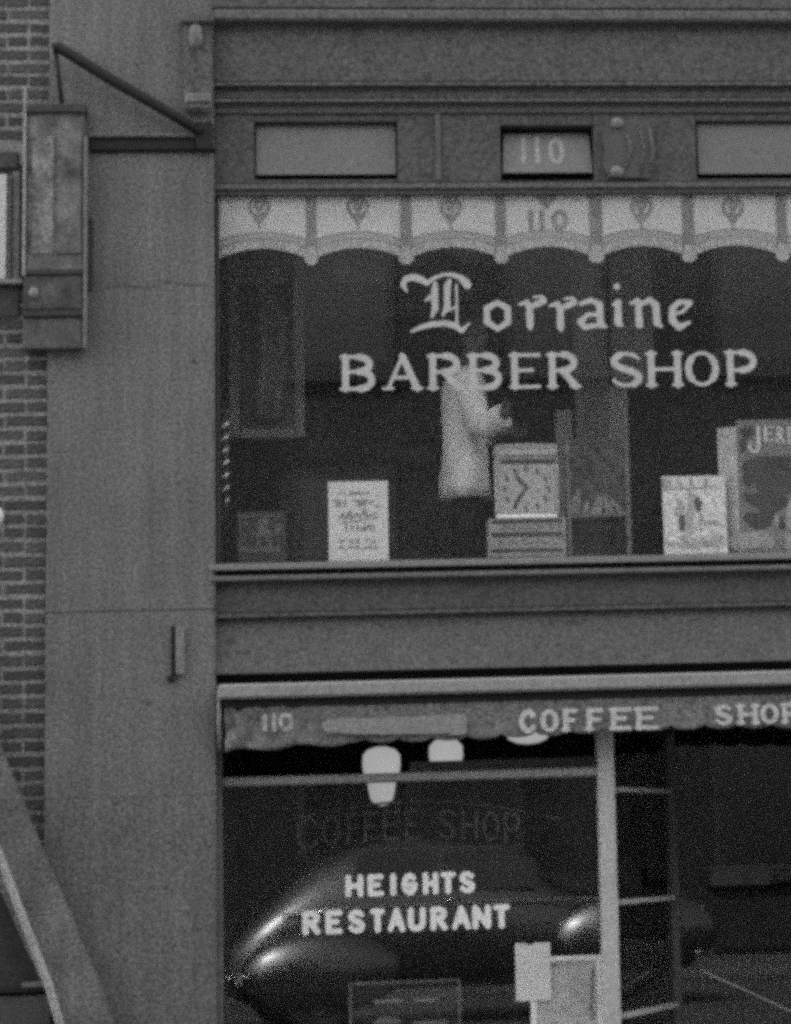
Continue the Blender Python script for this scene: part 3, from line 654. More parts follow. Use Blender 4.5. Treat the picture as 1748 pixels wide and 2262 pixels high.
prism('pediment', [(x0, hz), (x1, hz), (x1, zat(983, IY, 1165)), (x1-.012, zat(980, IY, 1165)), (xm, zat(977, IY, 1165)), (x0+.012, zat(980, IY, 1165)), (x0, zat(983, IY, 1165))], IY+.02, IY+.12, CKM, ck)
pbox('pediment_band', 1098, 993, 1230, 1005, IY+.008, .03, M('pale clock band', .50, .5, .15, 20), case, .002)
pbox('groove', 1106, 1014, 1226, 1023, IY+.006, .008, MATS['clock groove'], case, .001)
face = pbox('face', 1100, 1026, 1228, 1134, IY+.006, .008, CKF, case, .002)
for q in ((1094, 1026, 1099, 1136), (1229, 1026, 1234, 1136)): pbox('face_frame', q[0], q[1], q[2], q[3], IY+.002, .012, MATS['pale clock band'], case, .001)
for k in range(12):
    a_ = R(30*k); q = (1163+46*math.sin(a_)*1.05, 1080-44*math.cos(a_))
    fray([[(q[0]-2, q[1]-5, 2.6), (q[0]+2, q[1]+5, 2.6)]], IY+.004, M('clock numeral', .12, .7), face, 'numeral')
HM = M('clock hand', .075, .5)
fray([[(1141, 1050, 2.2), (1150, 1064, 4.5), (1166, 1078, 3)]], IY+.002, HM, face, 'hand'); fray([[(1136, 1121, 2), (1147, 1100, 4), (1162, 1079, 2.6)]], IY+.001, HM, face, 'hand')
a_, b_ = at(1098, 1141, IY-.012), at(1231, 1139, IY-.012); zmid = (a_.z+b_.z)/2
tube('ledge_tube', [(a_.x, IY-.012, zmid), (b_.x, IY-.012, zmid)], .010, M('glowing white ledge', .85, .4, 0, 1, 0, 1, 0, .4, emit=.04), ck)  # a white ledge, no lamp; its brightness is added as faint glow
# glass show box beside the clock
sb_ = thing('show_box', (xat(1322, 1100, IY), IY, ZS), 'thin framed glass show box with brushes right of the clock', 'display case')
x0, x1, z0, z1 = rect(1254, 970, 1391, 1236, IY); SBF = M('show box frame', .17, .5, .2, 20)
zz1 = z1
for xx in (x0, x1-.016):
    for yy in (IY, IY+.2): box('post', xx, xx+.016, yy, yy+.012, ZS, zz1, SBF, sb_, .002)
for yy in (IY, IY+.2):
    box('rail', x0+.017, x1-.017, yy, yy+.011, zz1-.022, zz1, M('show box rail', .10, .5), sb_, .002)
pbox('back_panel', 1258, 985, 1385, 1236, IY+.19, .005, M('show box back', .10, .7, 1.0, 22), sb_, .001)
shf = pbox('shelf', 1258, 1136, 1384, 1142, IY+.015, .17, SBF, sb_, .002)
BR = M('dull bristles', .26, .8, .35, 60, .3)
for (bx, by, tx, ty, wd) in ((1268, 1136, 1278, 1082, 12), (1292, 1136, 1298, 1104, 7), (1316, 1136, 1326, 1096, 14), (1350, 1136, 1334, 1096, 11), (1376, 1136, 1340, 1092, 9)):
    A_, B_ = at(bx, by, IY+.06), at(tx, ty, IY+.06)
    br = loft('brush', [[(p.x+wd/450*s*cx_, IY+.06+.02*cy_, p.z) for cx_, cy_ in ((-1, -1), (1, -1), (1, 1), (-1, 1))] for p, s in ((A_, 1.0), (A_.lerp(B_, .6), .7), (B_, .18))], BR, None, False)
    br.parent = shf; br.location = -WO[shf.name]
fray([[(1262, 1150, 6), (1376, 1150, 6), (1376, 1215, 6), (1262, 1215, 6), (1262, 1150, 6)], [(1280, 1190, 14), (1350, 1190, 16)]], IY+.186, M('dark lower print', .03, .7), sb_, 'lower_panel')
# barber pole in the corner
pc = at(498, 1010, .30); bp = thing('barber_pole', (pc.x, .30, zat(1125, .3, 498)), 'thin striped barber pole at the left edge of barber window', 'barber pole')
za, zb2 = zat(1112, .3, 498), zat(914, .3, 498); rr = .017
lathe('pole', (pc.x, .30), [(.001, za), (rr, za), (rr, zb2), (.001, zb2)], M('dark pole', .05, .4), bp, 16)
for ph in (0,):
    V = []; F = []; n = 190; tn = 6.6
    for i in range(n+1):
        a_ = 2*math.pi*tn*i/n; z = za+.01+(zb2-za-.03)*i/n
        for dz in (-.0085, .0085): V.append((pc.x+(rr+.0015)*math.sin(a_), .30-(rr+.0015)*math.cos(a_), z+dz))
    F = [[2*i, 2*i+1, 2*i+3, 2*i+2] for i in range(n)]
    from_py('stripe', V, F, M('white stripe', .75, .4), bp, True)
for z in (za-.025, zb2): lathe('cap', (pc.x, .30), [(.001, z), (.019, z+.003), (.019, z+.02), (.001, z+.025)], M('pole cap', .12, .4, metal=.5), bp, 16)
tube('bracket', [(pc.x, .30, za-.02), (pc.x, .30, za-.06), (pc.x, .33, ZS+.001)], .006, BLACK, bp, 8)

# ================================================================== inside the barber shop
def framed(name, x0, y0, x1, y1, Y, w_, fm, pm, label, cat):
    a = rect(x0, y0, x1, y1, Y); t = thing(name, ((a[0]+a[1])/2, Y+.02, a[2]), label, cat)
    box('stile', a[0], a[0]+w_, Y, Y+.03, a[2], a[3], fm, t); box('stile', a[1]-w_, a[1], Y, Y+.03, a[2], a[3], fm, t)
    box('rail', a[0]+w_+.001, a[1]-w_-.001, Y+.002, Y+.028, a[3]-w_, a[3], fm, t); box('rail', a[0]+w_+.001, a[1]-w_-.001, Y+.002, Y+.028, a[2], a[2]+w_, fm, t)
    box('panel', a[0]+w_*.6, a[1]-w_*.6, Y+.012, Y+.02, a[2]+w_*.6, a[3]-w_*.6, pm, t, .001); return t
WF = M('dim wood frame', .26, .5, .2, 10); 
DRAPE = M('dark drape', .06, .9, .25, 6)
t = framed('wall_mirror', 505, 560, 672, 968, 1.1, .055, WF, M('dim mirror', .05, .25, .3, 3, 0, 1, 0, .5), 'tall framed mirror dimly seen at the left inside barber shop', 'mirror')
for k, (xx, mat_) in enumerate(((585, .10), (598, .075), (618, .085))):
    tube('drape_fold', [at(xx-8+k*2, 600, 1.06), at(xx, 800, 1.05), at(xx-14, 925, 1.06)], [.03, .045, .03], M('drape fold %d' % k, mat_*2.2, .9), t, 10)
BLY = .7
for (a_, b_, lab) in ((498, 640, 'dim grey slatted panel high at left inside barber shop'), (738, 866, 'dim grey slatted panel behind second valance panel inside barber shop')):
    r_ = rect(a_, 470, b_, 626, BLY); t = thing('slatted_panel', ((r_[0]+r_[1])/2, BLY, r_[2]), lab, 'blind')  # grey slatted panels that make the pale rectangles behind the glass
    for k in range(9):
        z = r_[2]+(r_[3]-r_[2])*k/9
        box('slat', r_[0], r_[1], BLY+.004*(k % 2), BLY+.006+.004*(k % 2), z+.002, z+(r_[3]-r_[2])/9-.001, M('grey slat', .16, .8, .2, 12), t, .001)
# pale panels with a shorter wing
PAY = 1.25
pa = thing('pale_panels', (xat(1350, 800, PAY), PAY, zf), 'pale grey panels standing behind the clock inside barber shop', 'screen')
for (a_, b_, y0, y1, g) in ((1268, 1346, 480, 1190, .20), (1347, 1442, 480, 850, .26), (1347, 1392, 851, 1200, .30)):
    r_ = rect(a_, y0, b_, y1, PAY); box('upright_panel', r_[0], r_[1], PAY, PAY+.03, r_[2] if y1 < 1000 else zf, r_[3], M('mid grey %.2f' % g, g, .8, .15, 4), pa)
r_ = rect(1228, 905, 1267, 1190, PAY); box('panel_wing', r_[0], r_[1], PAY-.01, PAY+.02, zf, r_[3], MATS['mid grey 0.30'], pa)
# ceiling globe
gc = at(1030, 515, 1.4); gl_ = thing('ceiling_globe', (gc.x, 1.4, gc.z+.2), 'pale glass ceiling globe hanging behind the valance of barber shop', 'lamp')
lathe('globe', (gc.x, 1.4), [(.001, zat(587, 1.4, 1030)), (.06, zat(584, 1.4, 1030)), (.115, zat(570, 1.4, 1030)), (.15, zat(548, 1.4, 1030)), (.16, zat(520, 1.4, 1030)), (.14, zat(485, 1.4, 1030)), (.06, zat(465, 1.4, 1030)), (.05, zat(460, 1.4, 1030))], M('opal globe', .40, .3, .05, 5), gl_)
lathe('stem', (gc.x, 1.4), [(.012, zat(461, 1.4, 1030)), (.012, zat(405, .3)-.002)], BLACK, gl_, 8)
# barber chairs, dark, in the depth of the room
def chair(px_, Y, label, s=1.0):
    c = at(px_, 1200, Y); bx = c.x; t = thing('barber_chair', (bx, Y, zf), label, 'chair', 'barber chairs')
    LE = M('dark chair leather', .05, .4, .2, 12, .1, 80, 0, .5); CH = M('dull nickel', .30, .35, .1, 20, 0, 1, 0, .5, metal=.7)
    lathe('base', (bx, Y), [(.26, zf), (.26, zf+.03), (.09, zf+.08), (.07, zf+.32), (.001, zf+.33)], CH, t)
    box('seat', bx-.27, bx+.27, Y-.26, Y+.26, zf+.33, zf+.46, LE, t, .04)
    box('backrest', bx-.25, bx+.25, Y+.20, Y+.32, zf+.47, zf+1.02, LE, t, .05)
    box('headrest', bx-.11, bx+.11, Y+.22, Y+.30, zf+1.06, zf+1.22, LE, t, .03)
    for sx in (-1, 1):
        tube('armrest', [(bx+sx*.30, Y+.28, zf+.60), (bx+sx*.31, Y+.05, zf+.68), (bx+sx*.31, Y-.2, zf+.66), (bx+sx*.30, Y-.26, zf+.56), (bx+sx*.28, Y-.2, zf+.44)], .022, CH, t, 8)
    tube('footrest', [(bx-.18, Y-.5, zf+.12), (bx+.18, Y-.5, zf+.12)], .02, CH, t, 8)
    tube('footrest_bar', [(bx, Y-.2, zf+.36), (bx, Y-.5, zf+.12)], .02, CH, t, 8)
chair(700, 1.75, 'dark barber chair behind the price card'); chair(925, 2.0, 'dark barber chair beside the barber in white coat')
# back bar
bb = thing('back_bar', (.4, 3.8, zf), 'dim wooden back bar along rear wall of barber shop', 'cabinet')
box('counter', XL+.05, 3.6, 3.45, 3.98, zf, zf+.85, M('dark oak', .07, .5, .3, 6), bb); box('counter_top', XL+.03, 3.62, 3.42, 3.98, zf+.851, zf+.89, M('marble top', .22, .4), bb)
for k in range(4): box('mirror_panel', XL+.2+k*1.0, XL+1.05+k*1.0, 3.93, 3.97, zf+1.0, zf+1.9, MATS['dim mirror'], bb)

# the barber: one skinned body, coat, trousers and hair as children
def skin(name, verts, edges, mat, parent, sub=2, root=0, loc=(0, 0, 0)):
    me = bpy.data.meshes.new(name); me.from_pydata([v[:3] for v in verts], edges, []); me.update()
    o = link(name, me, mat, parent, loc)
    md = o.modifiers.new('skin', 'SKIN'); md.use_smooth_shade = True
    for i, v in enumerate(verts):
        sv = me.skin_vertices[0].data[i]; sv.radius = v[3] if isinstance(v[3], tuple) else (v[3], v[3]); sv.use_root = (i == root)
    s_ = o.modifiers.new('sub', 'SUBSURF'); s_.levels = s_.render_levels = sub
    return o
BYp = .72; bc = at(1031, 1000, BYp); bx = bc.x
per = thing('person', (bx, BYp, zf), 'barber in white coat and dark trousers reaching one arm to the right', 'person')
o3 = lambda x, y, z: (bx+x, BYp+y, zf+z-(.06 if z > .2 else 0))
SK = M('skin', .09, .6, .05, 20); COAT = M('white cotton coat', .80, .85, .2, 9, .05, 90); TRO = M('dark trousers', .016, .9)
bv = [o3(0, 0, .92)+(.09,), o3(0, 0, 1.12)+(.085,), o3(.01, 0, 1.34)+(.075,), o3(.03, 0, 1.46)+(.055,), o3(.05, 0, 1.54)+((.072, .066),), o3(.06, 0, 1.63)+((.088, .075),), o3(.05, 0, 1.70)+((.065, .055),),
      o3(.0, .18, 1.36)+(.055,), o3(.06, .21, 1.12)+(.042,), o3(.17, .10, 1.10)+(.032,),
      o3(.0, -.18, 1.36)+(.055,), o3(.06, -.22, 1.12)+(.042,), o3(.17, -.30, 1.14)+(.030,),
      o3(0, .09, .83)+(.085,), o3(.01, .10, .46)+(.06,), o3(-.02, .10, .09)+(.042,), o3(.14, .10, .04)+(.035,),
      o3(0, -.09, .83)+(.085,), o3(.02, -.10, .46)+(.06,), o3(-.01, -.11, .09)+(.042,), o3(.15, -.12, .04)+(.035,)]
be = [(0, 1), (1, 2), (2, 3), (3, 4), (4, 5), (5, 6), (2, 7), (7, 8), (8, 9), (2, 10), (10, 11), (11, 12), (0, 13), (13, 14), (14, 15), (15, 16), (0, 17), (17, 18), (18, 19), (19, 20)]
for base_, dirv in ((9, Vector((.95, -.2, .1))), (12, Vector((.35, -.9, .1)))):
    p = Vector(bv[base_][:3]); dirv = dirv.normalized(); side = dirv.cross(Vector((0, 0, 1))).normalized(); up = Vector((0, 0, 1))
    bv.append(tuple(p+dirv*.07)+((.036, .018),)); hi = len(bv)-1; be.append((base_, hi))
    for k, (sd, ln) in enumerate(((-.030, .072), (-.010, .082), (.010, .078), (.030, .062))):
        q = p+dirv*.10+up*sd*.9; q2 = q+dirv*ln*.5+side*.012; q3 = q2+dirv*ln*.3+side*.032
        bv += [tuple(q)+(.0095,), tuple(q2)+(.009,), tuple(q3)+(.008,)]; n_ = len(bv); be += [(hi, n_-3), (n_-3, n_-2), (n_-2, n_-1)]
    q = p+dirv*.03+up*.035; q2 = q+dirv*.04+up*.022+side*.02
    bv += [tuple(q)+(.012,), tuple(q2)+(.009,)]; n_ = len(bv); be += [(base_, n_-2), (n_-2, n_-1)]
body = skin('body', bv, be, SK, per)
for sy in (-1, 1):
    lathe('ear', (bx+.05, BYp+sy*.076), [(.004, zf-.06+1.58), (.014, zf-.06+1.60), (.016, zf-.06+1.63), (.005, zf-.06+1.65)], SK, body, 8)
    lathe('eye', (bx+.142, BYp+sy*.03), [(.002, zf-.06+1.612), (.010, zf-.06+1.618), (.002, zf-.06+1.626)], BLACK, body, 8)
loft('nose', [[(bx+.145+d_, BYp+r*math.cos(t), zf-.06+z+r*math.sin(t)) for t in [2*math.pi*k/8 for k in range(8)]] for r, d_, z in ((.016, 0, 1.595), (.012, .018, 1.588), (.003, .026, 1.584))], SK, body)
tube('mouth', [(bx+.130, BYp-.025, zf-.06+1.553), (bx+.136, BYp, zf-.06+1.551), (bx+.130, BYp+.025, zf-.06+1.553)], .005, M('lips', .15), body, 6)
skin('hair', [o3(.0, 0, 1.61)+((.075, .074),), o3(.03, 0, 1.69)+((.085, .074),), o3(.08, 0, 1.725)+((.045, .05),)], [(0, 1), (1, 2)], M('dark hair', .03, .7), body, 2)
def coat_ring(z, rx, ry, ox, n=40):
    out = []
    for k in range(n):
        a_ = 2*math.pi*k/n; wr = 1+.035*math.sin(5*a_+z*14)+.025*math.sin(9*a_-z*23)
        if z < .8: wr += .05*math.sin(7*a_+1)
        out.append((bx+ox+rx*wr*math.cos(a_), BYp+ry*wr*math.sin(a_), zf-.06+z+(.012*math.sin(3*a_+.6) if z < .7 else 0)))
    return out
coat = loft('coat', [coat_ring(*q) for q in ((.745, .132, .20, -.01), (.82, .132, .195, -.01), (.92, .124, .185, -.01), (1.0, .116, .172, -.012), (1.08, .112, .165, -.012), (1.16, .112, .165, -.012), (1.24, .115, .172, -.01), (1.32, .116, .178, -.008), (1.37, .106, .165, -.005), (1.41, .085, .12, 0), (1.44, .06, .075, .01))], COAT, body)
def sleeve(pts, rads):
    P = []; Q_ = []
    for i_ in range(len(pts)-1):
        for k in range(6):
            t_ = k/6; P.append(tuple(a*(1-t_)+b*t_ for a, b in zip(pts[i_], pts[i_+1]))); Q_.append((rads[i_]*(1-t_)+rads[i_+1]*t_)*(1+.06*math.sin(9*(i_+t_))))
    P.append(pts[-1]); Q_.append(rads[-1]); return tube('sleeve', P, Q_, COAT, coat, 14)
sleeve([o3(-.01, -.13, 1.37), o3(.0, -.19, 1.33), o3(.05, -.225, 1.12), o3(.10, -.25, 1.10), o3(.185, -.31, 1.14)], [.06, .075, .068, .068, .066])
sleeve([o3(-.01, .13, 1.37), o3(.0, .19, 1.33), o3(.05, .215, 1.12), o3(.14, .12, 1.11)], [.06, .075, .066, .055])
skin('trousers', [o3(0, 0, .90)+(.095,), o3(0, .08, .82)+(.09,), o3(.01, .10, .46)+(.085,), o3(-.02, .10, .06)+(.075,), o3(0, -.08, .82)+(.09,), o3(.02, -.10, .46)+(.085,), o3(-.01, -.11, .06)+(.075,)], [(0, 1), (1, 2), (2, 3), (0, 4), (4, 5), (5, 6)], TRO, body)

# ================================================================== inside the restaurant
OPAL = M('lit opal glass', .80, .35, 0, 1, 0, 1, 0, .4, emit=.065)
def lamp(px_, prof, Y, label):
    c = at(px_, 1700, Y); t = thing('pendant_lamp', (c.x, Y, zc-.001), label, 'lamp', 'restaurant pendant lamps')
    lathe('shade', (c.x, Y), [(r/450*(14+Y)/14, zat(y, Y, px_)) for r, y in prof], OPAL, t)
    top = zat(prof[-1][1], Y, px_); lathe('stem', (c.x, Y), [(.008, top-.01), (.008, max(zc-.002, top+.05))], BLACK, t, 8)
lamp(843, [(.1, 1781), (14, 1778), (24, 1766), (28, 1748), (31, 1728), (38, 1712), (41, 1690), (40, 1668), (30, 1656), (12, 1650)], 1.1, 'lit white glass lamp hanging behind the transom bar of restaurant')
lamp(986, [(.1, 1705), (20, 1702), (33, 1690), (37, 1670), (36, 1648), (25, 1636), (10, 1630)], 1.5, 'white glass lamp just left of the COFFEE letters, under the valance')
lamp(1168, [(.1, 1644), (24, 1641), (42, 1633), (50, 1618), (48, 1598), (20, 1582)], 1.9, 'white glass lamp showing as a crescent below COFFEE lettering')
# dim tube sign COFFEE SHOP
NY = .7; ns = thing('tube_sign', (xat(890, 1840, NY), NY, zat(1880, NY, 890)), 'dim unlit COFFEE SHOP tube sign hanging inside restaurant window', 'sign')
TB = M('unlit glass tube', .13, .4, .2, 20)
xs_ = [(655, 705), (712, 752), (766, 796), (804, 836), (846, 882), (894, 930), (968, 1008), (1020, 1056), (1066, 1104), (1114, 1150)]
for ch, (a_, b_) in zip('COFFEESHOP', xs_):
    yc = 1838-16*(1-((a_+b_)/2-900)**2/62500); letter(ch, xat(a_, yc, NY), xat(b_, yc, NY), zat(yc+34, NY, 890), zat(yc-34, NY, 890), NY, TB, ns, th=.05, tn=.05)
box('backing_bar', xat(650, 1800, NY), xat(1155, 1800, NY), NY+.01, NY+.03, zat(1879, NY, 890), zat(1872, NY, 890), DARK, ns)
for xx in (700, 1100): tube('hanger', [at(xx, 1872, NY+.02), (at(xx, 1872, NY+.02).x, NY+.02, zc-.001)], .003, BLACK, ns, 6)
tube('arch_tube', [at(640+k*30, 1800-40*math.sin(math.pi*k/20)+10, NY) for k in range(21)], .006, TB, ns, 6)
# menu board
mb = framed('menu_board', 770, 2166, 1022, 2420, .42, .022, M('menu frame', .13, .5), M('menu black board', .025, .5), 'dark framed menu board standing low behind restaurant window', 'board')
MK = M('chalk marks', .20, .8, .3, 60)
for pts in ([(828, 2213, 4), (888, 2211, 4)], [(918, 2210, 4.5), (963, 2208, 4.5)], [(830, 2262, 7), (850, 2254, 8), (880, 2256, 6)], [(915, 2262, 5), (985, 2258, 5)]):
    pen([pts], .415, MK, mb, 'chalk_mark')
# papers taped to the glass
t = thing('paper_notice', (xat(1175, 2146, RY+.02), RY+.012, zat(2212, RY, 1175)), 'plain pale paper notice taped inside restaurant window overlapping framed menu', 'notice')
n_ = 14; A_ = at(1136, 2085, RY+.012); B_ = at(1213, 2082, RY+.012); C_ = at(1221, 2210, RY+.012); D_ = at(1145, 2212, RY+.012)
r_ = rect(1139, 2083, 1217, 2211, RY+.012)
strip('sheet', [r_[0]+(r_[1]-r_[0])*k/n_ for k in range(n_+1)], [r_[3]-(.008 if 5 <= k <= 7 else 0)+.001*math.sin(k) for k in range(n_+1)], [r_[2]+.002*math.sin(k*1.7) for k in range(n_+1)], RY+.012, PAPER2, t, .001)
fm = thing('framed_menu', (xat(1275, 2200, RY), RY+.016, zat(2440, RY, 1275)), 'pale menu sheet in white frame against the door post of restaurant', 'menu')
r_ = rect(1174, 2112, 1336, 2440, RY+.016)
box('menu_sheet', r_[0]+.012, r_[1]-.012, RY+.026, RY+.03, r_[2]+.012, r_[3]-.012, M('menu sheet', .54, .8, .05, 8), fm, .001)
for (a0, a1, c0, c1) in ((r_[0], r_[0]+.030, r_[2], r_[3]), (r_[1]-.030, r_[1], r_[2], r_[3])): box('frame_stile', a0, a1, RY+.016, RY+.032, c0, c1, M('white frame', .92, .5, .06), fm, .002)
for (c0, c1) in ((r_[2], r_[2]+.026), (r_[3]-.026, r_[3])): box('frame_rail', r_[0]+.031, r_[1]-.031, RY+.017, RY+.031, c0, c1, MATS['white frame'], fm, .002)
rnd = random.Random(5)
for k in range(9):
    y = 2140+k*13+rnd.uniform(-2, 2); pen([[(1309+rnd.uniform(-3, 3), y, 3), (1309+rnd.uniform(-4, 4), y+8, rnd.uniform(2, 4))]], RY+.024, INKD, fm, 'print_mark')
pen([[(1220, 2134, 2.5), (1232, 2132, 2.5)]], RY+.024, INKD, fm, 'print_mark')
# counter and shelving in the dark
ct = thing('lunch_counter', (.8, 3.0, -.2), 'dark lunch counter deep inside restaurant', 'counter')
box('counter_front', -.6, 3.6, 2.9, 3.4, -.2, .85, M('dark counter', .05, .5), ct); box('counter_top', -.65, 3.65, 2.85, 3.45, .851, .9, M('counter top', .10, .3), ct)
sg = thing('door_sign', (xat(1635, 1932, 1.02), 1.03, zat(1955, 1.03, 1635)), 'dim blank sign plate on glass door of restaurant', 'sign')
pbox('plate', 1570, 1910, 1702, 1956, 1.035, .004, M('dim plate', .11, .6, .2), sg, .001)

# ================================================================== neighbour on the left: brick wall with every brick in view
bh = thing('brick_house', (xat(40, 1000)-1, .05, 0), 'dark brick house wall at the left edge beside stuccoed pilaster', 'building')
BX1 = XP0-.002; WY = .05
box('roof', BX1-5.6, BX1-.35, .46, 6, 7.2, 7.35, MATS['tar roof'], bh)  # unseen top, added with the block below to stop the sun
box('rear_block', BX1-5.6, BX1-.35, .46, 6, 0, 7.19, MATS['rear brick'], bh)  # unseen block added so no sun passes behind the wall
wall = box('wall', BX1-5.6, BX1, WY+.005, WY+.4, 0, 7.2, MORTAR, bh)
CH_ = .0686; BH, BL, BHD = .047, .196, .093
def bmesh_brick(L, seed):
    rr = random.Random(seed); V, F = cbox_data(-L/2, L/2, -.0, .05, -BH/2, BH/2, .004)
    V = [(x+rr.uniform(-.002, .002), y+rr.uniform(-.001, .001), z+rr.uniform(-.0015, .0015)) for x, y, z in V]
    me = bpy.data.meshes.new('brick'); me.from_pydata(V, [], F); me.update()
    bm = bmesh.new(); bm.from_mesh(me); bmesh.ops.recalc_face_normals(bm, faces=bm.faces); bm.to_mesh(me); bm.free(); me.materials.append(BRICK); return me
FULL = [bmesh_brick(BL, k) for k in range(4)]; HALF = [bmesh_brick(BHD, k+9) for k in range(3)]
z_first = zat(793, WY, 50)           # a bed joint seen in the photograph
holes = [rect(-260, 372, 46, 628, WY), rect(-260, 330, 38, 371, WY)]
xview = xat(-40, 1131, WY); far_v, far_f = [], []
rr = random.Random(2); row = -int(z_first/CH_)
while True:
    zc_ = z_first+(row+.5)*CH_; row += 1
    if zc_ > 7.15: break
    if zc_ < .05: continue
    x = BX1-.006; k = row % 6; first = True
    pat = [BHD] if row % 2 else []
    while x > BX1-5.4:
        L = BHD if (first and row % 2) or (k == 0) else BL
        first = False
        cx_ = x-L/2; x -= L+.0125
        if any(h[0]-L/2 < cx_ < h[1]+L/2-.03 and h[2]-.03 < zc_ < h[3]+.03 for h in holes): continue
        p = (cx_+rr.uniform(-.002, .002), WY+rr.uniform(-.003, .003), zc_+rr.uniform(-.003, .003))
        if cx_+L/2 > xview and .75 < zc_ < 6.0:
            link('brick', rr.choice(HALF if L == BHD else FULL), None, wall, p)
        else:
            me = rr.choice(HALF if L == BHD else FULL); b0 = len(far_v)
            far_v += [(v.co.x+p[0], v.co.y+p[1], v.co.z+p[2]) for v in me.vertices]; far_f += [[b0+i for i in q.vertices] for q in me.polygons]
fb = from_py('brickwork', far_v, far_f, BRICK, wall); fb['kind'] = 'stuff'
# window at the picture's left edge
h = holes[0]
wd = box('window', h[0]-.02, h[1]+.015, WY-.004, WY+.003, h[2]-.03, h[3]+.02, BLACK, bh)
pbox('casing', -30, 384, 15, 616, WY-.04, .03, M('white casing', .62, .6, .1, 8), wd, .006); pbox('casing_bead', 18, 384, 24, 616, WY-.03, .02, M('casing bead', .20, .6), wd, .003)
pbox('jamb', 26, 378, 44, 618, WY-.015, .01, M('grey jamb brick', .19, .8, .25, 14), wd, .004)
pbox('sill', -260, 617, 50, 627, WY-.05, .053, M('pale sill', .27, .8, .2, 12), wd, .004)
pbox('lintel', -260, 334, 40, 371, WY-.012, .015, M('dark lintel', .085, .8, .2, 12), wd, .006)
pbox('apron', -260, 632, 42, 702, WY-.010, .013, M('dark apron panel', .07, .8, .2, 12), wd, .004)
gk = at(-1, 1140, WY-.1); wl = thing('wall_lamp', (gk.x, WY, gk.z), 'small white globe wall lamp at the extreme left edge', 'lamp')
lathe('globe', (gk.x-.012, WY-.09), [(.001, gk.z-.045), (.02, gk.z-.038), (.032, gk.z), (.02, gk.z+.038), (.001, gk.z+.045)], WHITE, wl, 16); tube('arm', [(gk.x-.012, WY-.005, gk.z+.08), (gk.x-.012, WY-.09, gk.z+.08), (gk.x-.012, WY-.09, gk.z+.035)], .007, BLACK, wl, 8)
# ------------------------------------------------------------------ wall cabinet beside the pilaster
KY = -.10
kb = thing('wall_cabinet', at(120, 765, KY), 'weathered tall metal wall cabinet over the joint of brick and pilaster', 'cabinet')
MOT = M('mottled rusty sheet', .145, .75, 1.0, 9, .15, 100, .2, .2); 
a = rect(52, 240, 188, 600, KY)
bd = box('body', a[0]+.012, a[1]-.006, KY+.012, .048, a[2], a[3], MOT, kb, .008)
pbox('edge_strip', 50, 190, 57, 610, KY-.004, .05, M('bright edge', .30, .5, .2, 10), kb, .002)
pbox('edge_strip', 184, 300, 192, 770, KY, .05, M('dull edge', .17, .6, .2, 10), kb, .002)
pbox('top_cap', 58, 228, 190, 247, KY-.01, .10, M('dark cabinet cap', .06, .7, .3, 20), kb, .004)
pbox('door_panel', 70, 300, 118, 560, KY+.004, .012, M('pale mottled panel', .18, .7, 1.0, 8, .2, 100), bd, .004); pbox('door_panel', 126, 270, 180, 560, KY+.002, .012, MOT, bd, .004)
pbox('lower_rail', 54, 594, 184, 606, KY-.002, .05, M('dull dark rail', .055, .8, .4, 20), kb, .003)
lb = pbox('lower_box', 52, 607, 182, 684, KY+.01, .13, M('dark lower box', .085, .7, .9, 9, .15), kb, .006)
lathe('knob', (at(75, 650, KY).x, KY+.004), [(.001, zat(662, KY, 75)), (.02, zat(656, KY, 75)), (.026, zat(646, KY, 75)), (.015, zat(636, KY, 75)), (.001, zat(630, KY, 75))], M('pale knob', .22, .5, .5, 30), lb, 14)
pbox('lower_rail', 48, 685, 184, 698, KY, .05, MATS['dull dark rail'], kb, .003)
pbox('skirt', 50, 699, 182, 770, KY+.02, .12, M('skirt sheet', .11, .8, .4, 10, .15), kb, .006)
pbox('shadow_strip', 191, 480, 206, 642, -.012, .011, M('dark shadow strip', .06, .9, .3, 12), kb, .003)  # dark strip painted in as shadow beside the cabinet
# ------------------------------------------------------------------ iron brace across the pilaster head
ib = thing('iron_brace', at(430, 285, -.06), 'black iron brace sloping down across the top of the pilaster', 'brace')
tube('sloped_bar', [at(116, 106, -.10), at(128, 103, -.10), at(250, 178, -.09), at(350, 235, -.075), at(445, 292, -.05)], [.026, .028, .028, .027, .026], BLACK, ib, 10)
tube('hanger_rod', [at(122, 112, -.10), at(130, 170, -.10), at(138, 242, -.09)], [.012, .011, .011], BLACK, ib, 8)
pbox('wall_plate', 432, 268, 470, 330, -.055, .053, BLACK, ib, .006)
pbox('slot_shadow_bar', 197, 309, 431, 331, -.03, .028, BLACK, ib, .004)  # black bar placed as the shade in the slot under the ledge
# ------------------------------------------------------------------ stoop at the lower left
st = thing('stoop', at(-60, 2300, -.6), 'stained stone stoop with steep side wall and pale handrail at lower left', 'stoop')
SY = -.10
Q = lambda x, y: (at(x, y, SY).x, at(x, y, SY).z)
prism('side_wall', [Q(-330, 1290), Q(-150, 1290), Q(0, 1652), Q(95, 1884), Q(150, 2010), Q(196, 2120), Q(232, 2210), Q(262, 2300), Q(420, 2700), Q(300, 2700), Q(110, 2210), Q(-10, 1945), Q(-170, 1560), Q(-330, 1560)], SY, -.006, M('stained stoop stone', .165, .9, .6, 5, .26, 100, .3, .1, streak=.2), st)
hr = tube('handrail', [at(-170, 1470, SY-.06), at(0, 1893, SY-.06), at(55, 2040, SY-.06), at(108, 2178, SY-.06), at(132, 2262, SY-.06), at(180, 2420, SY-.06)], .021, M('pale painted rail', .36, .5, .15, 8), st, 10)
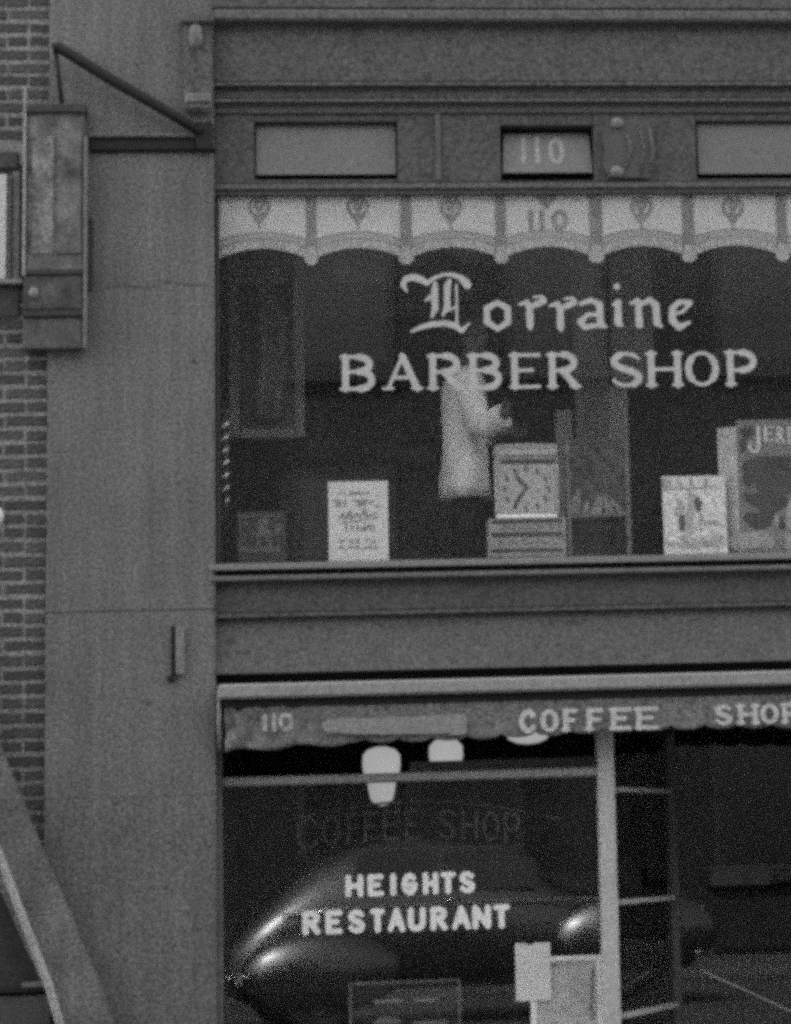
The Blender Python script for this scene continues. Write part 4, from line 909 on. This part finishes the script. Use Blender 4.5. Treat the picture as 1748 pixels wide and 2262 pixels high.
pbox('tread_slab', -330, 2184, 100, 2200, SY-.03, .5, BLACK, st, .006); pbox('tread_nosing', 48, 2170, 104, 2182, SY-.045, .05, M('worn nosing', .16, .8, .2), st, .004)
box('under_stair_shade', Q(-330, 2000)[0], Q(96, 2000)[0], SY+.05, SY+.08, 0, Q(0, 1960)[1], M('dark stair shade', .05, .8, .4, 8), st)  # dark panel stands in for the shadowed opening under the stair
pbox('riser', -330, 2206, 110, 2420, SY-.01, .10, M('dark riser', .075, .9, .35, 7), st, .006)
tube('newel_post', [at(-120, 1600, SY-.06), (at(-120, 1600, SY-.06).x, SY-.06, 0)], .02, MATS['pale painted rail'], st, 10)

# ================================================================== across the street (seen only mirrored in the shop glass)
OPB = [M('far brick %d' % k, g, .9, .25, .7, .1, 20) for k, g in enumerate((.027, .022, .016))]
win_me = None
for k, (xc, wid, hgt) in enumerate(((-17, 12, 15.5), (-6.5, 8.8, 17), (3.0, 10, 16), (13.6, 11, 17.5), (25.5, 12.6, 15.5))):
    t = thing('row_house', (xc, -27.2, 0), ('pale brick row house far left across the street', 'dark brick row house across the street, second from left', 'grey brick row house straight across the street', 'tall brick row house across the street, second from right', 'brick row house far right across the street')[k], 'building', 'row houses across the street')
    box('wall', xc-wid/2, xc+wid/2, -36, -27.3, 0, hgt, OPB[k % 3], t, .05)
    box('cornice', xc-wid/2, xc+wid/2, -27.3, -26.9, hgt-.9, hgt, M('far cornice', .08), t, .05)
    for fl in range(4):
        for c in range(3):
            wx = xc+(c-1)*wid*.31; wz = 1.2+fl*3.7
            if win_me is None:
                win_me = []
                for nm, (x0, x1, y0, y1, z0, z1), mt in (('window', (-.75, .75, 0, .06, 0, 2.3), M('far sash', .022, .5)), ('pane', (-.62, .62, .061, .075, .12, 2.16), M('far pane', .02, .08, 0, 1, 0, 1, 0, .5)), ('sill', (-.85, .85, 0, .2, -.16, -.002), M('far sill', .022))):
                    V, F = cbox_data(x0, x1, y0, y1, z0, z1, .01); me = bpy.data.meshes.new(nm); me.from_pydata(V, [], F); me.update()
                    bm = bmesh.new(); bm.from_mesh(me); bmesh.ops.recalc_face_normals(bm, faces=bm.faces); bm.to_mesh(me); bm.free(); me.materials.append(mt); win_me.append((nm, me))
            p = (wx, -27.299, wz); wob = link('window', win_me[0][1], None, t, p)
            for nm, me in win_me[1:]: link(nm, me, None, wob, p)
# parked sedan behind the photographer
CYc = -17.0; car = thing('parked_car', (0, CYc, -.156), 'black rounded old sedan mirrored in the restaurant window', 'car'); car.rotation_euler.z = R(180-14); car.scale = (1.1,)*3; car.location.x += 1.05
PAINT = M('polished dark car paint', .20, .34, 0, 1, 0, 1, 0, .9, metal=1); CHR = M('chrome', .75, .12, 0, 1, 0, 1, 0, .5, metal=1); RUB = M('tyre rubber', .02, .8)
prof = [(-2.55, .62, .45), (-2.45, .85, .60), (-2.2, 1.0, .66), (-1.7, 1.08, .70), (-1.15, 1.13, .74), (-.95, 1.17, .76), (-.7, 1.38, .78), (-.4, 1.58, .79), (0, 1.69, .80), (.45, 1.72, .80), (.9, 1.69, .80), (1.3, 1.57, .79), (1.65, 1.38, .77), (1.95, 1.13, .73), (2.2, .90, .66), (2.38, .66, .5)]
rings = []
for x, zt_, hw in prof:
    ring = []
    zb3 = .22
    for k in range(28):
        a_ = 2*math.pi*k/28; cz, sz = math.cos(a_), math.sin(a_)
        yy = hw*math.copysign(abs(cz)**.62, cz); vv = .5+.5*math.copysign(abs(sz)**.62, sz)
        z = zb3+(zt_-zb3)*vv
        yy *= 1-.28*max(0, (z-.95)/.8)
        ring.append((x, CYc+yy, z-.05))
    rings.append(ring)
bdy = loft('body', rings, PAINT, car)
ss = bdy.modifiers.new('sub', 'SUBSURF'); ss.levels = ss.render_levels = 1
def ell(name, c, r, mat, par, n=18):
    return loft(name, [[(c[0]+r[0]*math.sin(math.pi*i/10)*math.cos(t), c[1]+r[1]*math.sin(math.pi*i/10)*math.sin(t), c[2]-r[2]*math.cos(math.pi*i/10)) for t in [2*math.pi*k/n for k in range(n)]] for i in range(1, 10)], mat, par)
for sy in (-1, 1):
    fy = CYc+sy*.72
    ell('fender', (-1.72, fy, .60), (.98, .27, .46), PAINT, bdy); ell('fender', (1.50, fy+sy*.05, .40), (.78, .26, .40), PAINT, bdy)
    ell('headlight', (-2.42, fy, .78), (.14, .12, .12), CHR, bdy)
    for x in (-1.7, 1.55):
        wy = CYc+sy*.80
        w_ = loft('wheel', [[(x+r*math.cos(t), wy+sy*d_, .17+r*math.sin(t)) for t in [2*math.pi*k/24 for k in range(24)]] for r, d_ in ((.20, -.09), (.325, -.08), (.335, 0), (.325, .07), (.21, .085), (.20, .06))], RUB, car)
        loft('hubcap', [[(x+r*math.cos(t), wy+sy*d_, .17+r*math.sin(t)) for t in [2*math.pi*k/20 for k in range(20)]] for r, d_ in ((.19, .06), (.15, .09), (.05, .11), (.004, .112))], CHR, w_)
    tube('trim_strip', [(-2.2, CYc+sy*.69, .93), (-1.2, CYc+sy*.775, .98), (0, CYc+sy*.80, .98), (1.2, CYc+sy*.79, .97), (1.9, CYc+sy*.74, .93)], .014, CHR, bdy, 8)
    for (a0, a1) in ((-.62, .28), (.36, 1.18)):
        n_ = 10; V = []
        for k in range(n_+1):
            x = a0+(a1-a0)*k/n_; top = 1.52 if -.3 < x < 1.0 else (1.52-.5*(-.3-x) if x < 0 else 1.52-.7*(x-1.0))
            for z in (1.10, top): V.append((x, CYc+sy*(.80*(1-.28*max(0, (z+.05-.95)/.8))+.004), z))
        from_py('side_window', V, [[2*k, 2*k+1, 2*k+3, 2*k+2] for k in range(n_)], M('car glass', .03, .05, 0, 1, 0, 1, 0, .6), bdy, True)
    tube('door_handle', [(.2, CYc+sy*.80, 1.02), (.32, CYc+sy*.83, 1.02)], .014, CHR, bdy, 8)
tube('bumper', [(-2.35, CYc-.85, .36), (-2.68, CYc-.5, .37), (-2.74, CYc, .37), (-2.68, CYc+.5, .37), (-2.35, CYc+.85, .36)], .06, CHR, car); tube('bumper', [(2.3, CYc-.82, .36), (2.52, CYc-.5, .37), (2.56, CYc, .37), (2.52, CYc+.5, .37), (2.3, CYc+.82, .36)], .06, CHR, car)
